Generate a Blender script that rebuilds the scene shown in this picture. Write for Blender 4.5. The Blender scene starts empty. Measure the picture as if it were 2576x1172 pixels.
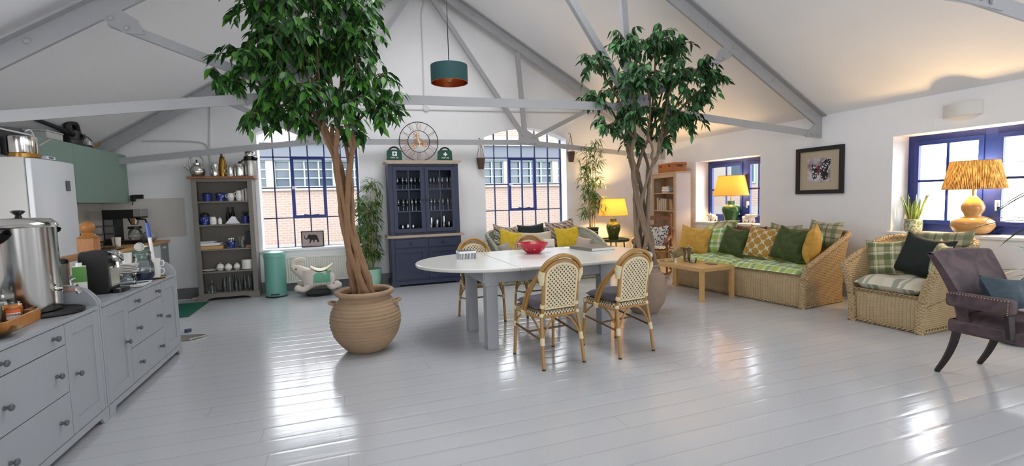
import bpy, bmesh, math, random
from mathutils import Vector, Matrix, Euler, noise
SC = bpy.context.scene
COL = SC.collection
PI = math.pi
def V(*a): return Vector(a)
def sl(c): return c / 12.92 if c <= .04045 else ((c + .055) / 1.055) ** 2.4
def rgb(h):
    h = h.lstrip('#')
    return tuple(sl(int(h[i:i + 2], 16) / 255) for i in (0, 2, 4)) + (1.0,)

# ---------------------------------------------------------------- mesh builder
class MB:
    def __init__(s):
        s.v = []; s.f = []; s.uv = []; s.m = []; s.T = None; s.mi = 0
    def add(s, vs, fs, uvs=None):
        o = len(s.v)
        for p in vs:
            p = Vector(p)
            s.v.append(s.T @ p if s.T is not None else p)
        for i, f in enumerate(fs):
            s.f.append([o + k for k in f]); s.m.append(s.mi)
            s.uv.append(uvs[i] if uvs else None)
        return s
    def box(s, x0, x1, y0, y1, z0, z1):
        e = (len(s.f) // 6 % 9) * .00017; x0, x1 = min(x0, x1) - e, max(x0, x1) + e; y0, y1 = min(y0, y1) - e, max(y0, y1) + e; z0, z1 = min(z0, z1), max(z0, z1) + e
        return s.add([(x0, y0, z0), (x1, y0, z0), (x1, y1, z0), (x0, y1, z0), (x0, y0, z1), (x1, y0, z1), (x1, y1, z1), (x0, y1, z1)],
                     [(0, 3, 2, 1), (4, 5, 6, 7), (0, 1, 5, 4), (1, 2, 6, 5), (2, 3, 7, 6), (3, 0, 4, 7)])
    def beam(s, a, b, w, h, up=(0, 0, 1)):
        a = Vector(a); b = Vector(b); d = (b - a).normalized(); x = d.cross(Vector(up)).normalized(); z = x.cross(d)
        vs = [p + x * i * w / 2 + z * j * h / 2 for p in (a, b) for i, j in ((-1, -1), (1, -1), (1, 1), (-1, 1))]
        return s.add(vs, [(0, 1, 2, 3), (7, 6, 5, 4), (0, 4, 5, 1), (1, 5, 6, 2), (2, 6, 7, 3), (3, 7, 4, 0)])
    def tube(s, pts, r, n=8, closed=False, caps=True, sx=1.0):
        pts = [Vector(p) for p in pts]; m = len(pts)
        rs = r if isinstance(r, (list, tuple)) else [r] * m
        rs = list(rs)
        tg = []
        for i in range(m):
            a = pts[i - 1] if (i or closed) else pts[0]
            b = pts[(i + 1) % m] if (i < m - 1 or closed) else pts[-1]
            d = b - a
            tg.append(d.normalized() if d.length > 1e-9 else Vector((0, 0, 1)))
        t0 = tg[0]; up = Vector((0, 0, 1)) if abs(t0.z) < .9 else Vector((1, 0, 0))
        nx = t0.cross(up).normalized(); vs = []; L = [0]
        for i in range(1, m): L.append(L[-1] + (pts[i] - pts[i - 1]).length)
        for i in range(m):
            if i:
                nx = (nx - tg[i] * nx.dot(tg[i]))
                nx = nx.normalized() if nx.length > 1e-6 else tg[i].orthogonal().normalized()
            ny = tg[i].cross(nx)
            for k in range(n):
                a = 2 * PI * k / n
                vs.append(pts[i] + nx * math.cos(a) * rs[i] * sx + ny * math.sin(a) * rs[i])
        fs = []; uv = []; R = max(rs)
        for i in range(m if closed else m - 1):
            j = (i + 1) % m
            for k in range(n):
                l = (k + 1) % n
                fs.append((i * n + k, i * n + l, j * n + l, j * n + k))
                u0 = k / n * 2 * PI * R; u1 = (k + 1) / n * 2 * PI * R; v0 = L[i]; v1 = L[j] if j else L[i] + .02
                uv.append(((u0, v0), (u1, v0), (u1, v1), (u0, v1)))
        if caps and not closed:
            fs.append(tuple(range(n))[::-1]); uv.append(None)
            fs.append(tuple((m - 1) * n + k for k in range(n))); uv.append(None)
        return s.add(vs, fs, uv)
    def cyl(s, a, b, r0, r1=None, n=16): return s.tube([a, b], [r0, r0 if r1 is None else r1], n)
    def lathe(s, prof, n=24, c=(0, 0, 0), sx=1, sy=1, a0=0, a1=2 * PI):
        full = abs(a1 - a0 - 2 * PI) < 1e-6; nn = n if full else n + 1; vs = []; fs = []; uv = []; L = [0]
        for i in range(1, len(prof)): L.append(L[-1] + math.hypot(prof[i][0] - prof[i - 1][0], prof[i][1] - prof[i - 1][1]))
        R = max(p[0] for p in prof)
        for r, z in prof:
            for k in range(nn):
                a = a0 + (a1 - a0) * k / n
                vs.append((c[0] + r * math.cos(a) * sx, c[1] + r * math.sin(a) * sy, c[2] + z))
        for i in range(len(prof) - 1):
            for k in range(n):
                l = (k + 1) % nn
                fs.append((i * nn + k, i * nn + l, (i + 1) * nn + l, (i + 1) * nn + k))
                u0 = R * (a1 - a0) * k / n; u1 = R * (a1 - a0) * (k + 1) / n
                uv.append(((u0, L[i]), (u1, L[i]), (u1, L[i + 1]), (u0, L[i + 1])))
        return s.add(vs, fs, uv)
    def prism(s, poly, a, b, axis='z'):
        def P(p, h):
            return {'z': (p[0], p[1], h), 'y': (p[0], h, p[1]), 'x': (h, p[0], p[1])}[axis]
        n = len(poly)
        return s.add([P(p, a) for p in poly] + [P(p, b) for p in poly],
                     [tuple(range(n))[::-1], tuple(range(n, 2 * n))] + [(i, (i + 1) % n, n + (i + 1) % n, n + i) for i in range(n)])
    def grid(s, fn, nu, nv, uvs=(1, 1), cu=False):
        vs = [fn(i / nu, j / nv) for j in range(nv + 1) for i in range(nu if cu else nu + 1)]; w = nu if cu else nu + 1
        fs = []; uv = []
        for j in range(nv):
            for i in range(nu):
                l = (i + 1) % w
                fs.append((j * w + i, j * w + l, (j + 1) * w + l, (j + 1) * w + i))
                uv.append(tuple(((i + a) / nu * uvs[0], (j + b) / nv * uvs[1]) for a, b in ((0, 0), (1, 0), (1, 1), (0, 1))))
        return s.add(vs, fs, uv)
    def ball(s, c, r, n=12, m=8, T=None):
        if not isinstance(r, (tuple, list)): r = (r, r, r)
        old = s.T
        if T is not None: s.T = T if old is None else old @ T
        s.grid(lambda u, v: (c[0] + r[0] * math.sin(PI * v) * math.cos(2 * PI * u), c[1] + r[1] * math.sin(PI * v) * math.sin(2 * PI * u), c[2] - r[2] * math.cos(PI * v)), n, m, (2 * PI * r[0], PI * r[2]), True)
        s.T = old
        return s
    def pillow(s, w, h, t, n=12, seed=0, sag=0.0, pinch=.06, flat=2.6):
        # stuffed cushion in the local xz plane, front at -y
        rnd = random.Random(seed); ox = rnd.random() * 50
        def shp(u, v, sg):
            a = 2 * u - 1; b = 2 * v - 1
            th = (max(0, 1 - abs(a) ** flat) * max(0, 1 - abs(b) ** flat)) ** .5
            k = 1 - pinch * (1 - abs(a)) ** .8 * (abs(b) ** 3); kk = 1 - pinch * (1 - abs(b)) ** .8 * (abs(a) ** 3)
            x = a * w / 2 * kk; z = b * h / 2 * k
            d = noise.noise((x * 5 + ox, z * 5, sg * 3.)) * t * .13 + noise.noise((x * 14 + ox, z * 9, sg * 7.)) * t * .05
            zz = z - sag * h * (1 - a * a) * max(0, b) ** 2
            return (x, sg * (t / 2 * th + d * th), zz)
        for sg in (-1, 1):
            old = len(s.f)
            s.grid(lambda u, v: shp(u if sg < 0 else 1 - u, v, sg), n, n, (w, h))
        return s
    def build(s, name, mats, parent=None, loc=(0, 0, 0), bevel=0, smooth=35, seg=2, rot=None, weld=False, sub=0):
        me = bpy.data.meshes.new(name)
        me.from_pydata([tuple(p) for p in s.v], [], s.f)
        if not isinstance(mats, (list, tuple)): mats = [mats]
        for m in mats: me.materials.append(m)
        me.polygons.foreach_set('material_index', s.m)
        uvl = me.uv_layers.new(name='UVMap'); d = uvl.data; li = 0; buf = []
        for p, u in zip(me.polygons, s.uv):
            if u is None:
                n = p.normal; ax = max(range(3), key=lambda k: abs(n[k]))
                for vi in p.vertices:
                    q = s.v[vi]
                    buf += ((q.y, q.z), (q.x, q.z), (q.x, q.y))[ax]
            else:
                for k in u: buf += (k[0], k[1])
        d.foreach_set('uv', buf)
        if weld:
            bm = bmesh.new(); bm.from_mesh(me); bmesh.ops.remove_doubles(bm, verts=bm.verts, dist=1e-5); bmesh.ops.recalc_face_normals(bm, faces=bm.faces); bm.to_mesh(me); bm.free()
        if smooth:
            me.polygons.foreach_set('use_smooth', [True] * len(me.polygons))
            me.set_sharp_from_angle(angle=math.radians(smooth))
        me.update()
        o = bpy.data.objects.new(name, me); COL.objects.link(o)
        o.location = loc
        if rot: o.rotation_euler = rot
        if parent is not None: o.parent = parent
        if bevel:
            b = o.modifiers.new('Bevel', 'BEVEL'); b.width = bevel; b.segments = seg; b.limit_method = 'ANGLE'; b.angle_limit = math.radians(40); b.harden_normals = True
        if sub:
            b = o.modifiers.new('Sub', 'SUBSURF'); b.levels = sub; b.render_levels = sub
        return o

def tag(o, label, cat, group=None, kind=None):
    if label: o['label'] = label
    if cat: o['category'] = cat
    if group: o['group'] = group
    if kind: o['kind'] = kind
    return o
def thing(name, label, cat, loc=(0, 0, 0), rz=0, group=None, rot=None):
    o = bpy.data.objects.new(name, None); COL.objects.link(o); o.empty_display_size = .1
    o.location = loc; o.rotation_euler = rot if rot else (0, 0, math.radians(rz))
    return tag(o, label, cat, group)
def dup(root, loc, rz=None, label=None, group=None, scale=None):
    def cp(o, par):
        c = o.copy(); COL.objects.link(c); c.parent = par
        for ch in list(o.children): cp(ch, c)
        return c
    r = cp(root, None); r.location = loc
    if rz is not None: r.rotation_euler = (0, 0, math.radians(rz))
    if scale: r.scale = (scale,) * 3 if not isinstance(scale, tuple) else scale
    if label: r['label'] = label
    if group: r['group'] = group
    return r
def struct(o, kind='structure'):
    o['kind'] = kind; return o
def RT(loc=(0, 0, 0), rot=(0, 0, 0), sc=(1, 1, 1)):
    return Matrix.Translation(loc) @ Euler([math.radians(a) for a in rot]).to_matrix().to_4x4() @ Matrix.Diagonal((*sc, 1))
def bez(p0, p1, p2, p3, n=10):
    p0, p1, p2, p3 = map(Vector, (p0, p1, p2, p3))
    return [p0 * (1 - t) ** 3 + p1 * 3 * t * (1 - t) ** 2 + p2 * 3 * t * t * (1 - t) + p3 * t ** 3 for t in [i / n for i in range(n + 1)]]
def smoothpath(pts, k=4):
    pts = [Vector(p) for p in pts]; out = []
    for i in range(len(pts) - 1):
        p0 = pts[max(i - 1, 0)]; p1 = pts[i]; p2 = pts[i + 1]; p3 = pts[min(i + 2, len(pts) - 1)]
        for j in range(k):
            t = j / k
            out.append(.5 * ((2 * p1) + (p2 - p0) * t + (2 * p0 - 5 * p1 + 4 * p2 - p3) * t * t + (3 * p1 - p0 - 3 * p2 + p3) * t ** 3))
    out.append(pts[-1]); return out
def rrect(x0, x1, y0, y1, r, n=4):
    out = []
    for cx, cy, a in ((x1 - r, y1 - r, 0), (x0 + r, y1 - r, 90), (x0 + r, y0 + r, 180), (x1 - r, y0 + r, 270)):
        for k in range(n + 1):
            t = math.radians(a + 90 * k / n); out.append((cx + r * math.cos(t), cy + r * math.sin(t)))
    return out

# ---------------------------------------------------------------- materials
MAT = {}
class NT:
    def __init__(s, name):
        s.mat = bpy.data.materials.new(name); s.mat.use_nodes = True; s.nt = s.mat.node_tree
        s.nt.nodes.clear(); s.out = s.nt.nodes.new('ShaderNodeOutputMaterial')
    def n(s, t, **kw):
        nd = s.nt.nodes.new('ShaderNode' + t)
        for k, v in kw.items(): setattr(nd, k, v)
        return nd
    def link(s, a, b): s.nt.links.new(a, b)
    def put(s, sock, v):
        if hasattr(v, 'is_output'): s.link(v, sock)
        elif v is not None: sock.default_value = v
    def math(s, op, a, b=None, c=None, clamp=False):
        m = s.n('Math', operation=op, use_clamp=clamp)
        for i, v in enumerate((a, b, c)):
            if v is not None: s.put(m.inputs[i], v)
        return m.outputs[0]
    def uv(s, sc=(1, 1, 1), coord='UV', rot=0):
        t = s.n('TexCoord'); m = s.n('Mapping'); s.link(t.outputs[coord], m.inputs[0]); m.inputs['Scale'].default_value = sc; m.inputs['Rotation'].default_value = (0, 0, rot)
        return m.outputs[0]
    def xyz(s, vec):
        q = s.n('SeparateXYZ'); s.link(vec, q.inputs[0]); return q.outputs
    def noise(s, scale, vec=None, detail=3, rough=.55, dist=0):
        t = s.n('TexNoise'); t.inputs['Scale'].default_value = scale; t.inputs['Detail'].default_value = detail; t.inputs['Roughness'].default_value = rough; t.inputs['Distortion'].default_value = dist
        if vec is not None: s.link(vec, t.inputs['Vector'])
        return t.outputs['Fac']
    def ramp(s, fac, stops, interp='LINEAR'):
        r = s.n('ValToRGB'); e = r.color_ramp.elements; r.color_ramp.interpolation = interp
        while len(e) < len(stops): e.new(.5)
        for el, (p, c) in zip(e, stops): el.position = p; el.color = c if isinstance(c, tuple) else rgb(c)
        s.put(r.inputs[0], fac); return r.outputs[0]
    def mix(s, fac, a, b, blend='MIX'):
        m = s.n('Mix', data_type='RGBA', blend_type=blend)
        s.put(m.inputs[0], fac); s.put(m.inputs[6], a); s.put(m.inputs[7], b); return m.outputs[2]
    def bump(s, h, strength=.3, dist=.01):
        b = s.n('Bump'); b.inputs['Strength'].default_value = strength; b.inputs['Distance'].default_value = dist; s.link(h, b.inputs['Height']); return b.outputs[0]
    def bsdf(s, col, rough=.5, metal=0, bump=None, spec=None, **kw):
        b = s.n('BsdfPrincipled'); s.put(b.inputs['Base Color'], col); s.put(b.inputs['Roughness'], rough); s.put(b.inputs['Metallic'], metal)
        if bump is not None: s.link(bump, b.inputs['Normal'])
        if spec is not None: s.put(b.inputs['Specular IOR Level'], spec)
        for k, v in kw.items(): s.put(b.inputs[k.replace('_', ' ')], v)
        s.link(b.outputs[0], s.out.inputs[0]); return b
def pm(name, col, rough=.5, metal=0, var=0, vs=6, bump=0, bs=80, coord='Object', spec=None, stretch=(1, 1, 1), **kw):
    if name in MAT: return MAT[name]
    t = NT(name); c = rgb(col) if isinstance(col, str) else col; vec = t.uv(stretch, coord)
    if var:
        f = t.noise(vs, vec, 4)
        c = t.mix(t.math('MULTIPLY', t.math('ABSOLUTE', t.math('SUBTRACT', f, .5)), 2.2, clamp=True), c, tuple(max(0, x * (1 - var)) for x in c[:3]) + (1,))
    b = t.bump(t.noise(bs, vec, 3), bump, .004) if bump else None
    t.bsdf(c, rough, metal, b, spec, **kw); MAT[name] = t.mat; return t.mat
def glass(name, tint='#ffffff', refl=.12, rough=0.0, fac=1.0):
    # thin glass: clear transmission with a fresnel reflection
    t = NT(name); tr = t.n('BsdfTransparent'); tr.inputs[0].default_value = rgb(tint); g = t.n('BsdfGlossy'); g.inputs['Roughness'].default_value = rough
    lw = t.n('LayerWeight'); lw.inputs[0].default_value = refl; mx = t.n('MixShader')
    t.link(t.math('MULTIPLY', lw.outputs['Fresnel'], fac, clamp=True), mx.inputs[0]); t.link(tr.outputs[0], mx.inputs[1]); t.link(g.outputs[0], mx.inputs[2]); t.link(mx.outputs[0], t.out.inputs[0]); return t.mat
def wood(name, a, b, rough=.45, sc=(1, 1, 1), scale=9, bump=.06):
    t = NT(name); vec = t.uv(sc, 'Object'); f = t.noise(scale, vec, 5, .6, .6)
    c = t.ramp(f, [(.3, a), (.7, b)]); t.bsdf(c, rough, 0, t.bump(f, bump, .004)); return t.mat
def fabric(name, a, b=None, rough=.85, sheen=.3, bs=900, bump=.25, scale=30):
    t = NT(name); uv = t.uv(); f = t.noise(scale, uv, 3); c = t.mix(f, rgb(a), rgb(b)) if b else rgb(a)
    h = t.math('ADD', t.math('SINE', t.math('MULTIPLY', t.xyz(uv)[0], bs)), t.math('SINE', t.math('MULTIPLY', t.xyz(uv)[1], bs)))
    t.bsdf(c, rough, 0, t.bump(t.math('ADD', t.math('MULTIPLY', h, .15), t.noise(60, uv)), bump, .003), Sheen_Weight=sheen, Sheen_Roughness=.4); return t.mat
def velvet(name, a, b, sheen=.8):
    t = NT(name); uv = t.uv(); f = t.noise(7, uv, 4, .6, 1.)
    t.bsdf(t.ramp(f, [(.35, a), (.65, b)]), .75, 0, t.bump(f, .15, .01), Sheen_Weight=sheen, Sheen_Roughness=.35, Sheen_Tint=rgb(b)); return t.mat
def band(t, x, per, c, w, soft=.004):
    # 1 inside a stripe of width w centred at c, repeated every per
    d = t.math('ABSOLUTE', t.math('SUBTRACT', t.math('FLOORED_MODULO', t.math('SUBTRACT', x, c - per / 2), per), per / 2))
    return t.math('LESS_THAN', d, w / 2)
def plaid(name, base, stripes, rough=.9, sc=1.0):
    # stripes: (period, centre, width, colour, strength, axes)
    t = NT(name); uv = t.uv((sc, sc, sc)); x, y, _ = t.xyz(uv); c = rgb(base)
    for per, cen, w, col, k, ax in stripes:
        for a in ax:
            c = t.mix(t.math('MULTIPLY', band(t, (x, y)[a], per, cen, w), k), c, rgb(col))
    t.bsdf(c, rough, 0, t.bump(t.noise(200, uv), .25, .002), Sheen_Weight=.2); return t.mat
def weave(name, a, b, su=.02, sv=.01, bump=.9, rough=.6, gap=.25):
    # woven rods: rows of height sv going over and under stakes su apart
    t = NT(name); uv = t.uv(); x, y, _ = t.xyz(uv)
    row = t.math('FLOOR', t.math('DIVIDE', y, sv)); fy = t.math('SUBTRACT', t.math('MULTIPLY', t.math('FRACT', t.math('DIVIDE', y, sv)), 2), 1)
    prof = t.math('SQRT', t.math('MAXIMUM', t.math('SUBTRACT', 1, t.math('MULTIPLY', fy, fy)), 0))
    ph = t.math('MULTIPLY', t.math('FLOORED_MODULO', row, 2), .5)
    sw = t.math('ABSOLUTE', t.math('SINE', t.math('MULTIPLY', t.math('ADD', t.math('DIVIDE', x, su), ph), PI)))
    h = t.math('MULTIPLY', prof, t.math('ADD', t.math('MULTIPLY', sw, .75), .25))
    n = t.noise(14, uv, 4)
    c = t.mix(n, rgb(a), rgb(b)); gapm = t.math('LESS_THAN', h, gap)
    c = t.mix(t.math('MULTIPLY', gapm, .75), c, tuple(v * .28 for v in rgb(b)[:3]) + (1,))
    t.bsdf(c, rough, 0, t.bump(h, bump, .006)); return t.mat
def text(par, s, size, loc, rot, mat, name='lettering', shear=0):
    cu = bpy.data.curves.new(name, 'FONT'); cu.body = s; cu.size = size; cu.align_x = 'CENTER'; cu.align_y = 'CENTER'; cu.extrude = .0006; cu.resolution_u = 3; cu.shear = shear; cu.offset = .0004
    tmp = bpy.data.objects.new('tmp', cu); COL.objects.link(tmp); bpy.context.view_layer.update()
    me = bpy.data.meshes.new_from_object(tmp.evaluated_get(bpy.context.evaluated_depsgraph_get())); bpy.data.objects.remove(tmp); me.materials.clear(); me.materials.append(mat)
    o = bpy.data.objects.new(name, me); COL.objects.link(o); o.location = loc; o.rotation_euler = [math.radians(a) for a in rot]; o.parent = par; return o

def ribs(name, a, b, px=.03, py=.014, bump=1.0):
    # upright stakes bound by fine rows
    t = NT(name); uv = t.uv(); x, y, _ = t.xyz(uv)
    v = t.math('POWER', t.math('ABSOLUTE', t.math('SINE', t.math('MULTIPLY', x, PI / px))), .6); r = t.math('ABSOLUTE', t.math('SINE', t.math('ADD', t.math('MULTIPLY', y, PI / py), t.math('MULTIPLY', t.math('FLOOR', t.math('DIVIDE', x, px)), PI / 2))))
    h = t.math('ADD', t.math('MULTIPLY', v, .75), t.math('MULTIPLY', r, .35)); c = t.mix(t.noise(12, uv, 4), rgb(a), rgb(b))
    g = t.math('SUBTRACT', 1, t.math('MINIMUM', t.math('MULTIPLY', v, 2.0), 1)); c = t.mix(t.math('MULTIPLY', g, .6), c, tuple(q * .35 for q in rgb(b)[:3]) + (1,)); c = t.mix(t.math('MULTIPLY', t.math('LESS_THAN', r, .25), .3), c, tuple(q * .5 for q in rgb(b)[:3]) + (1,))
    t.bsdf(c, .6, 0, t.bump(h, bump, .006)); return t.mat
# ---------------------------------------------------------------- camera, world
cam = bpy.data.cameras.new('camera'); camo = bpy.data.objects.new('camera', cam); COL.objects.link(camo); SC.camera = camo
cam.sensor_fit = 'HORIZONTAL'; cam.sensor_width = 36; cam.lens = 1197.2 / 2576 * 36; cam.clip_start = .05; cam.clip_end = 200
_y, _p, _r = .3400, .0702, -.0268
_w = V(math.sin(_y) * math.cos(_p), math.cos(_y) * math.cos(_p), -math.sin(_p)); _a = V(math.cos(_y), -math.sin(_y), 0); _u = _a.cross(_w)
_a2 = _a * math.cos(_r) + _u * math.sin(_r); _u2 = _u * math.cos(_r) - _a * math.sin(_r)
camo.matrix_world = Matrix(((_a2.x, _u2.x, -_w.x, 0), (_a2.y, _u2.y, -_w.y, 0), (_a2.z, _u2.z, -_w.z, 1.4), (0, 0, 0, 1)))
SKY = 8.3
wd = bpy.data.worlds.new('overcast'); SC.world = wd; wd.use_nodes = True
_b = wd.node_tree.nodes['Background']; _b.inputs[0].default_value = (.985, .985, 1.0, 1); _b.inputs[1].default_value = SKY
SC.view_settings.view_transform = 'Standard'; SC.view_settings.look = 'None'; SC.view_settings.gamma = 1; SC.view_settings.exposure = 0; SC.view_settings.use_curve_mapping = False
cy = SC.cycles
cy.use_denoising = True; cy.max_bounces = 9; cy.diffuse_bounces = 5; cy.glossy_bounces = 4; cy.transmission_bounces = 6; cy.transparent_max_bounces = 16
cy.sample_clamp_indirect = 5; cy.caustics_reflective = False; cy.caustics_refractive = False; cy.use_adaptive_sampling = True; cy.adaptive_threshold = .02; cy.blur_glossy = .5

# ---------------------------------------------------------------- setting
XL, XR, YF, YB = -3.3, 6.3, 8.55, -4.5
AX, AZ, EL, ER = 1.41, 5.23, 2.25, 2.44
def roofz(x): return EL + (AZ - EL) * (x - XL) / (AX - XL) if x < AX else AZ - (AZ - ER) * (x - AX) / (XR - AX)
M_wall = pm('wall_paint', '#efeff0', .75, var=.05, vs=2.5, bump=.05, bs=60, coord='Object')
M_ceil = pm('ceiling_paint', '#f1f1f2', .8, var=.04, vs=1.2, coord='Object')
M_white = pm('white_gloss', '#e9ebef', .35)
M_base = pm('grey_skirting', '#74767a', .45, var=.1)
M_steel = pm('painted_steel', '#a2a3a5', .42, var=.1, vs=5, bump=.12, bs=90)
M_blue = pm('blue_frame', '#1a2f7c', .35, var=.1)
M_navy = pm('dark_bar', '#27345f', .4)
M_pane = glass('window_glass', '#fbfdff', .06, fac=.5)
# floor boards
t = NT('floor_boards'); uv = t.uv((1, 1, 1), 'Object'); x, y, z = t.xyz(uv)
BW = .172; row = t.math('FLOOR', t.math('DIVIDE', y, BW)); fy = t.math('FRACT', t.math('DIVIDE', y, BW)); rnd = t.n('TexWhiteNoise', noise_dimensions='1D'); t.link(row, rnd.inputs['W'])
groove = t.math('LESS_THAN', t.math('MINIMUM', fy, t.math('SUBTRACT', 1, fy)), .018)
edge = t.math('SMOOTHSTEP' if False else 'MINIMUM', t.math('MULTIPLY', t.math('MINIMUM', fy, t.math('SUBTRACT', 1, fy)), 9), 1)
wn = t.n('TexNoise'); wn.inputs['Scale'].default_value = 1; wn.inputs['Detail'].default_value = 3; mp = t.uv((1.1, 9, 1), 'Object'); t.link(mp, wn.inputs['Vector'])
fine = t.noise(1, t.uv((9, 70, 1), 'Object'), 4, .6)
tilt = t.math('MULTIPLY', t.math('SUBTRACT', rnd.outputs['Value'], .5), t.math('SUBTRACT', fy, .5))
endj = t.math('LESS_THAN', t.math('FRACT', t.math('ADD', t.math('DIVIDE', x, 3.1), t.math('MULTIPLY', rnd.outputs['Value'], 7.3))), .0022)
wear = t.math('GREATER_THAN', t.noise(1, t.uv((3, 16, 1), 'Object'), 6, .7), .735)
hgt = t.math('ADD', t.math('ADD', t.math('MULTIPLY', edge, .45), t.math('MULTIPLY', wn.outputs['Fac'], 1.1)), t.math('ADD', t.math('MULTIPLY', tilt, .9), t.math('MULTIPLY', fine, .10)))
hgt = t.math('SUBTRACT', hgt, t.math('MULTIPLY', t.math('MAXIMUM', endj, wear), .25))
c = t.mix(t.math('MULTIPLY', rnd.outputs['Value'], .35), rgb('#babcbf'), rgb('#b3b4b7'))
c = t.mix(t.math('MULTIPLY', groove, .28), c, rgb('#6d6e70')); c = t.mix(t.math('MULTIPLY', wear, .35), c, rgb('#8a8882')); c = t.mix(t.math('MULTIPLY', endj, .3), c, rgb('#77787a'))
t.bsdf(c, t.math('ADD', .11, t.math('MULTIPLY', fine, .10)), 0, t.bump(hgt, .30, .005), .8); M_floor = t.mat
struct(MB().box(XL - .3, XR + .3, YB - .3, YF + .3, -.2, 0).build('floor', M_floor, smooth=0))
struct(MB().box(-14, 24, YB - 14, 26, -3.6, -3.5).build('street_ground', pm('asphalt', '#8d8f92', .9), smooth=0))

# right wall with window openings (y0, y1, z0, z1)
RW = [(5.865, 7.335, .89, 2.007), (2.33, 3.925, .885, 2.033), (-.6, 1.6, .885, 2.15), (-3.4, -1.4, .885, 2.15)]
def wall_boxes(m, fixed0, fixed1, a0, a1, zt, ops):
    ops = sorted(ops); cur = a0
    for (o0, o1, z0, z1) in ops:
        m.box(fixed0, fixed1, cur, o0, 0, zt); m.box(fixed0, fixed1, o0, o1, 0, z0); m.box(fixed0, fixed1, o0, o1, z1, zt); cur = o1
    m.box(fixed0, fixed1, cur, a1, 0, zt)
m = MB(); wall_boxes(m, XR, XR + .36, YB, YF + .25, ER, RW); struct(m.build('wall_right', M_wall, smooth=0))
LW = [(2.8, 4.3, .8, 2.1)]  # unseen opening, added to bring more daylight in from the left
m = MB(); wall_boxes(m, XL - .3, XL, YB, YF + .25, EL, LW); struct(m.build('wall_left', M_wall, smooth=0))
# far gable wall with two arched openings
W1 = (-1.24, .29); W2 = (2.52, 4.2); SILL = .69; SPR = 2.56; RISE = .2
def arch(x0, x1, n=12):
    return [(x0 + (x1 - x0) * i / n, SPR + RISE * math.sin(PI * i / n) ** .9) for i in range(n + 1)]
def gable(name, ya, yb, wins, mat):
    m = MB(); cur = XL
    def piece(a, b, bot):
        top = [(b, roofz(b))] + ([(AX, AZ)] if a < AX < b else []) + [(a, roofz(a))]
        m.prism(bot + top, ya, yb, 'y')
    for (a, b) in wins:
        piece(cur, a, [(cur, 0), (a, 0)]); m.prism([(a, 0), (b, 0), (b, SILL), (a, SILL)], ya, yb, 'y'); piece(a, b, arch(a, b)); cur = b
    piece(cur, XR, [(cur, 0), (XR, 0)])
    return struct(m.build(name, mat, smooth=0))
gable('wall_far', YF, YF + .25, (W1, W2), M_wall)
m = MB(); added_wins_b = [(-.6, 1.8), (3.2, 5.6)]; cur = XL  # rear openings added behind the camera for fill daylight
for a, b in added_wins_b:
    m.box(cur, a, YB - .25, YB, 0, 2.44); m.box(a, b, YB - .25, YB, 0, .5); cur = b
m.box(cur, XR, YB - .25, YB, 0, 2.44)
m.prism([(XL, 2.44), (XR, 2.44), (AX, AZ + .2)], YB - .25, YB, 'y')
struct(m.build('wall_back', M_wall, smooth=0))
# ceiling slopes with added ridge rooflights, out of view, to brighten the far end
RL = [(2.8, 6.5)]
def slope(name, xa, xb, r0, r1):
    m = MB(); th = .16
    def quad(x0, x1, y0, y1):
        z0 = roofz(x0); z1 = roofz(x1)
        m.add([(x0, y0, z0), (x1, y0, z1), (x1, y1, z1), (x0, y1, z0), (x0, y0, z0 + th), (x1, y0, z1 + th), (x1, y1, z1 + th), (x0, y1, z0 + th)],
              [(0, 3, 2, 1), (4, 5, 6, 7), (0, 1, 5, 4), (1, 2, 6, 5), (2, 3, 7, 6), (3, 0, 4, 7)])
    y0, y1 = RL[0]
    quad(xa, xb, y1, YF + .25); quad(xa, xb, YB - .25, y0); quad(xa, r0, y0, y1); quad(r1, xb, y0, y1)
    return struct(m.build(name, M_ceil, smooth=0))
slope('ceiling_left', XL - .3, AX, .42, 1.22)
slope('ceiling_right', AX, XR + .36, 1.6, 2.4)
M_win = M_pane
for nm, (x0, x1) in (('window_5', (.42, 1.22)), ('window_6', (1.6, 2.4))):
    y0, y1 = RL[0]; o = MB().add([(x0, y0, roofz(x0) + .12), (x1, y0, roofz(x1) + .12), (x1, y1, roofz(x1) + .12), (x0, y1, roofz(x0) + .12)], [(0, 1, 2, 3)]).build(nm, M_pane, smooth=0); struct(o)
# skirting
struct(MB().box(XL, .2, YF - .02, YF, 0, .17).box(.2, XR, YF - .02, YF, 0, .17).build('baseboard_far', M_base, bevel=.005))
struct(MB().box(XR - .02, XR, YB, YF, 0, .17).build('baseboard_right', pm('light_skirting', '#b9babd', .45), bevel=.005))

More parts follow.
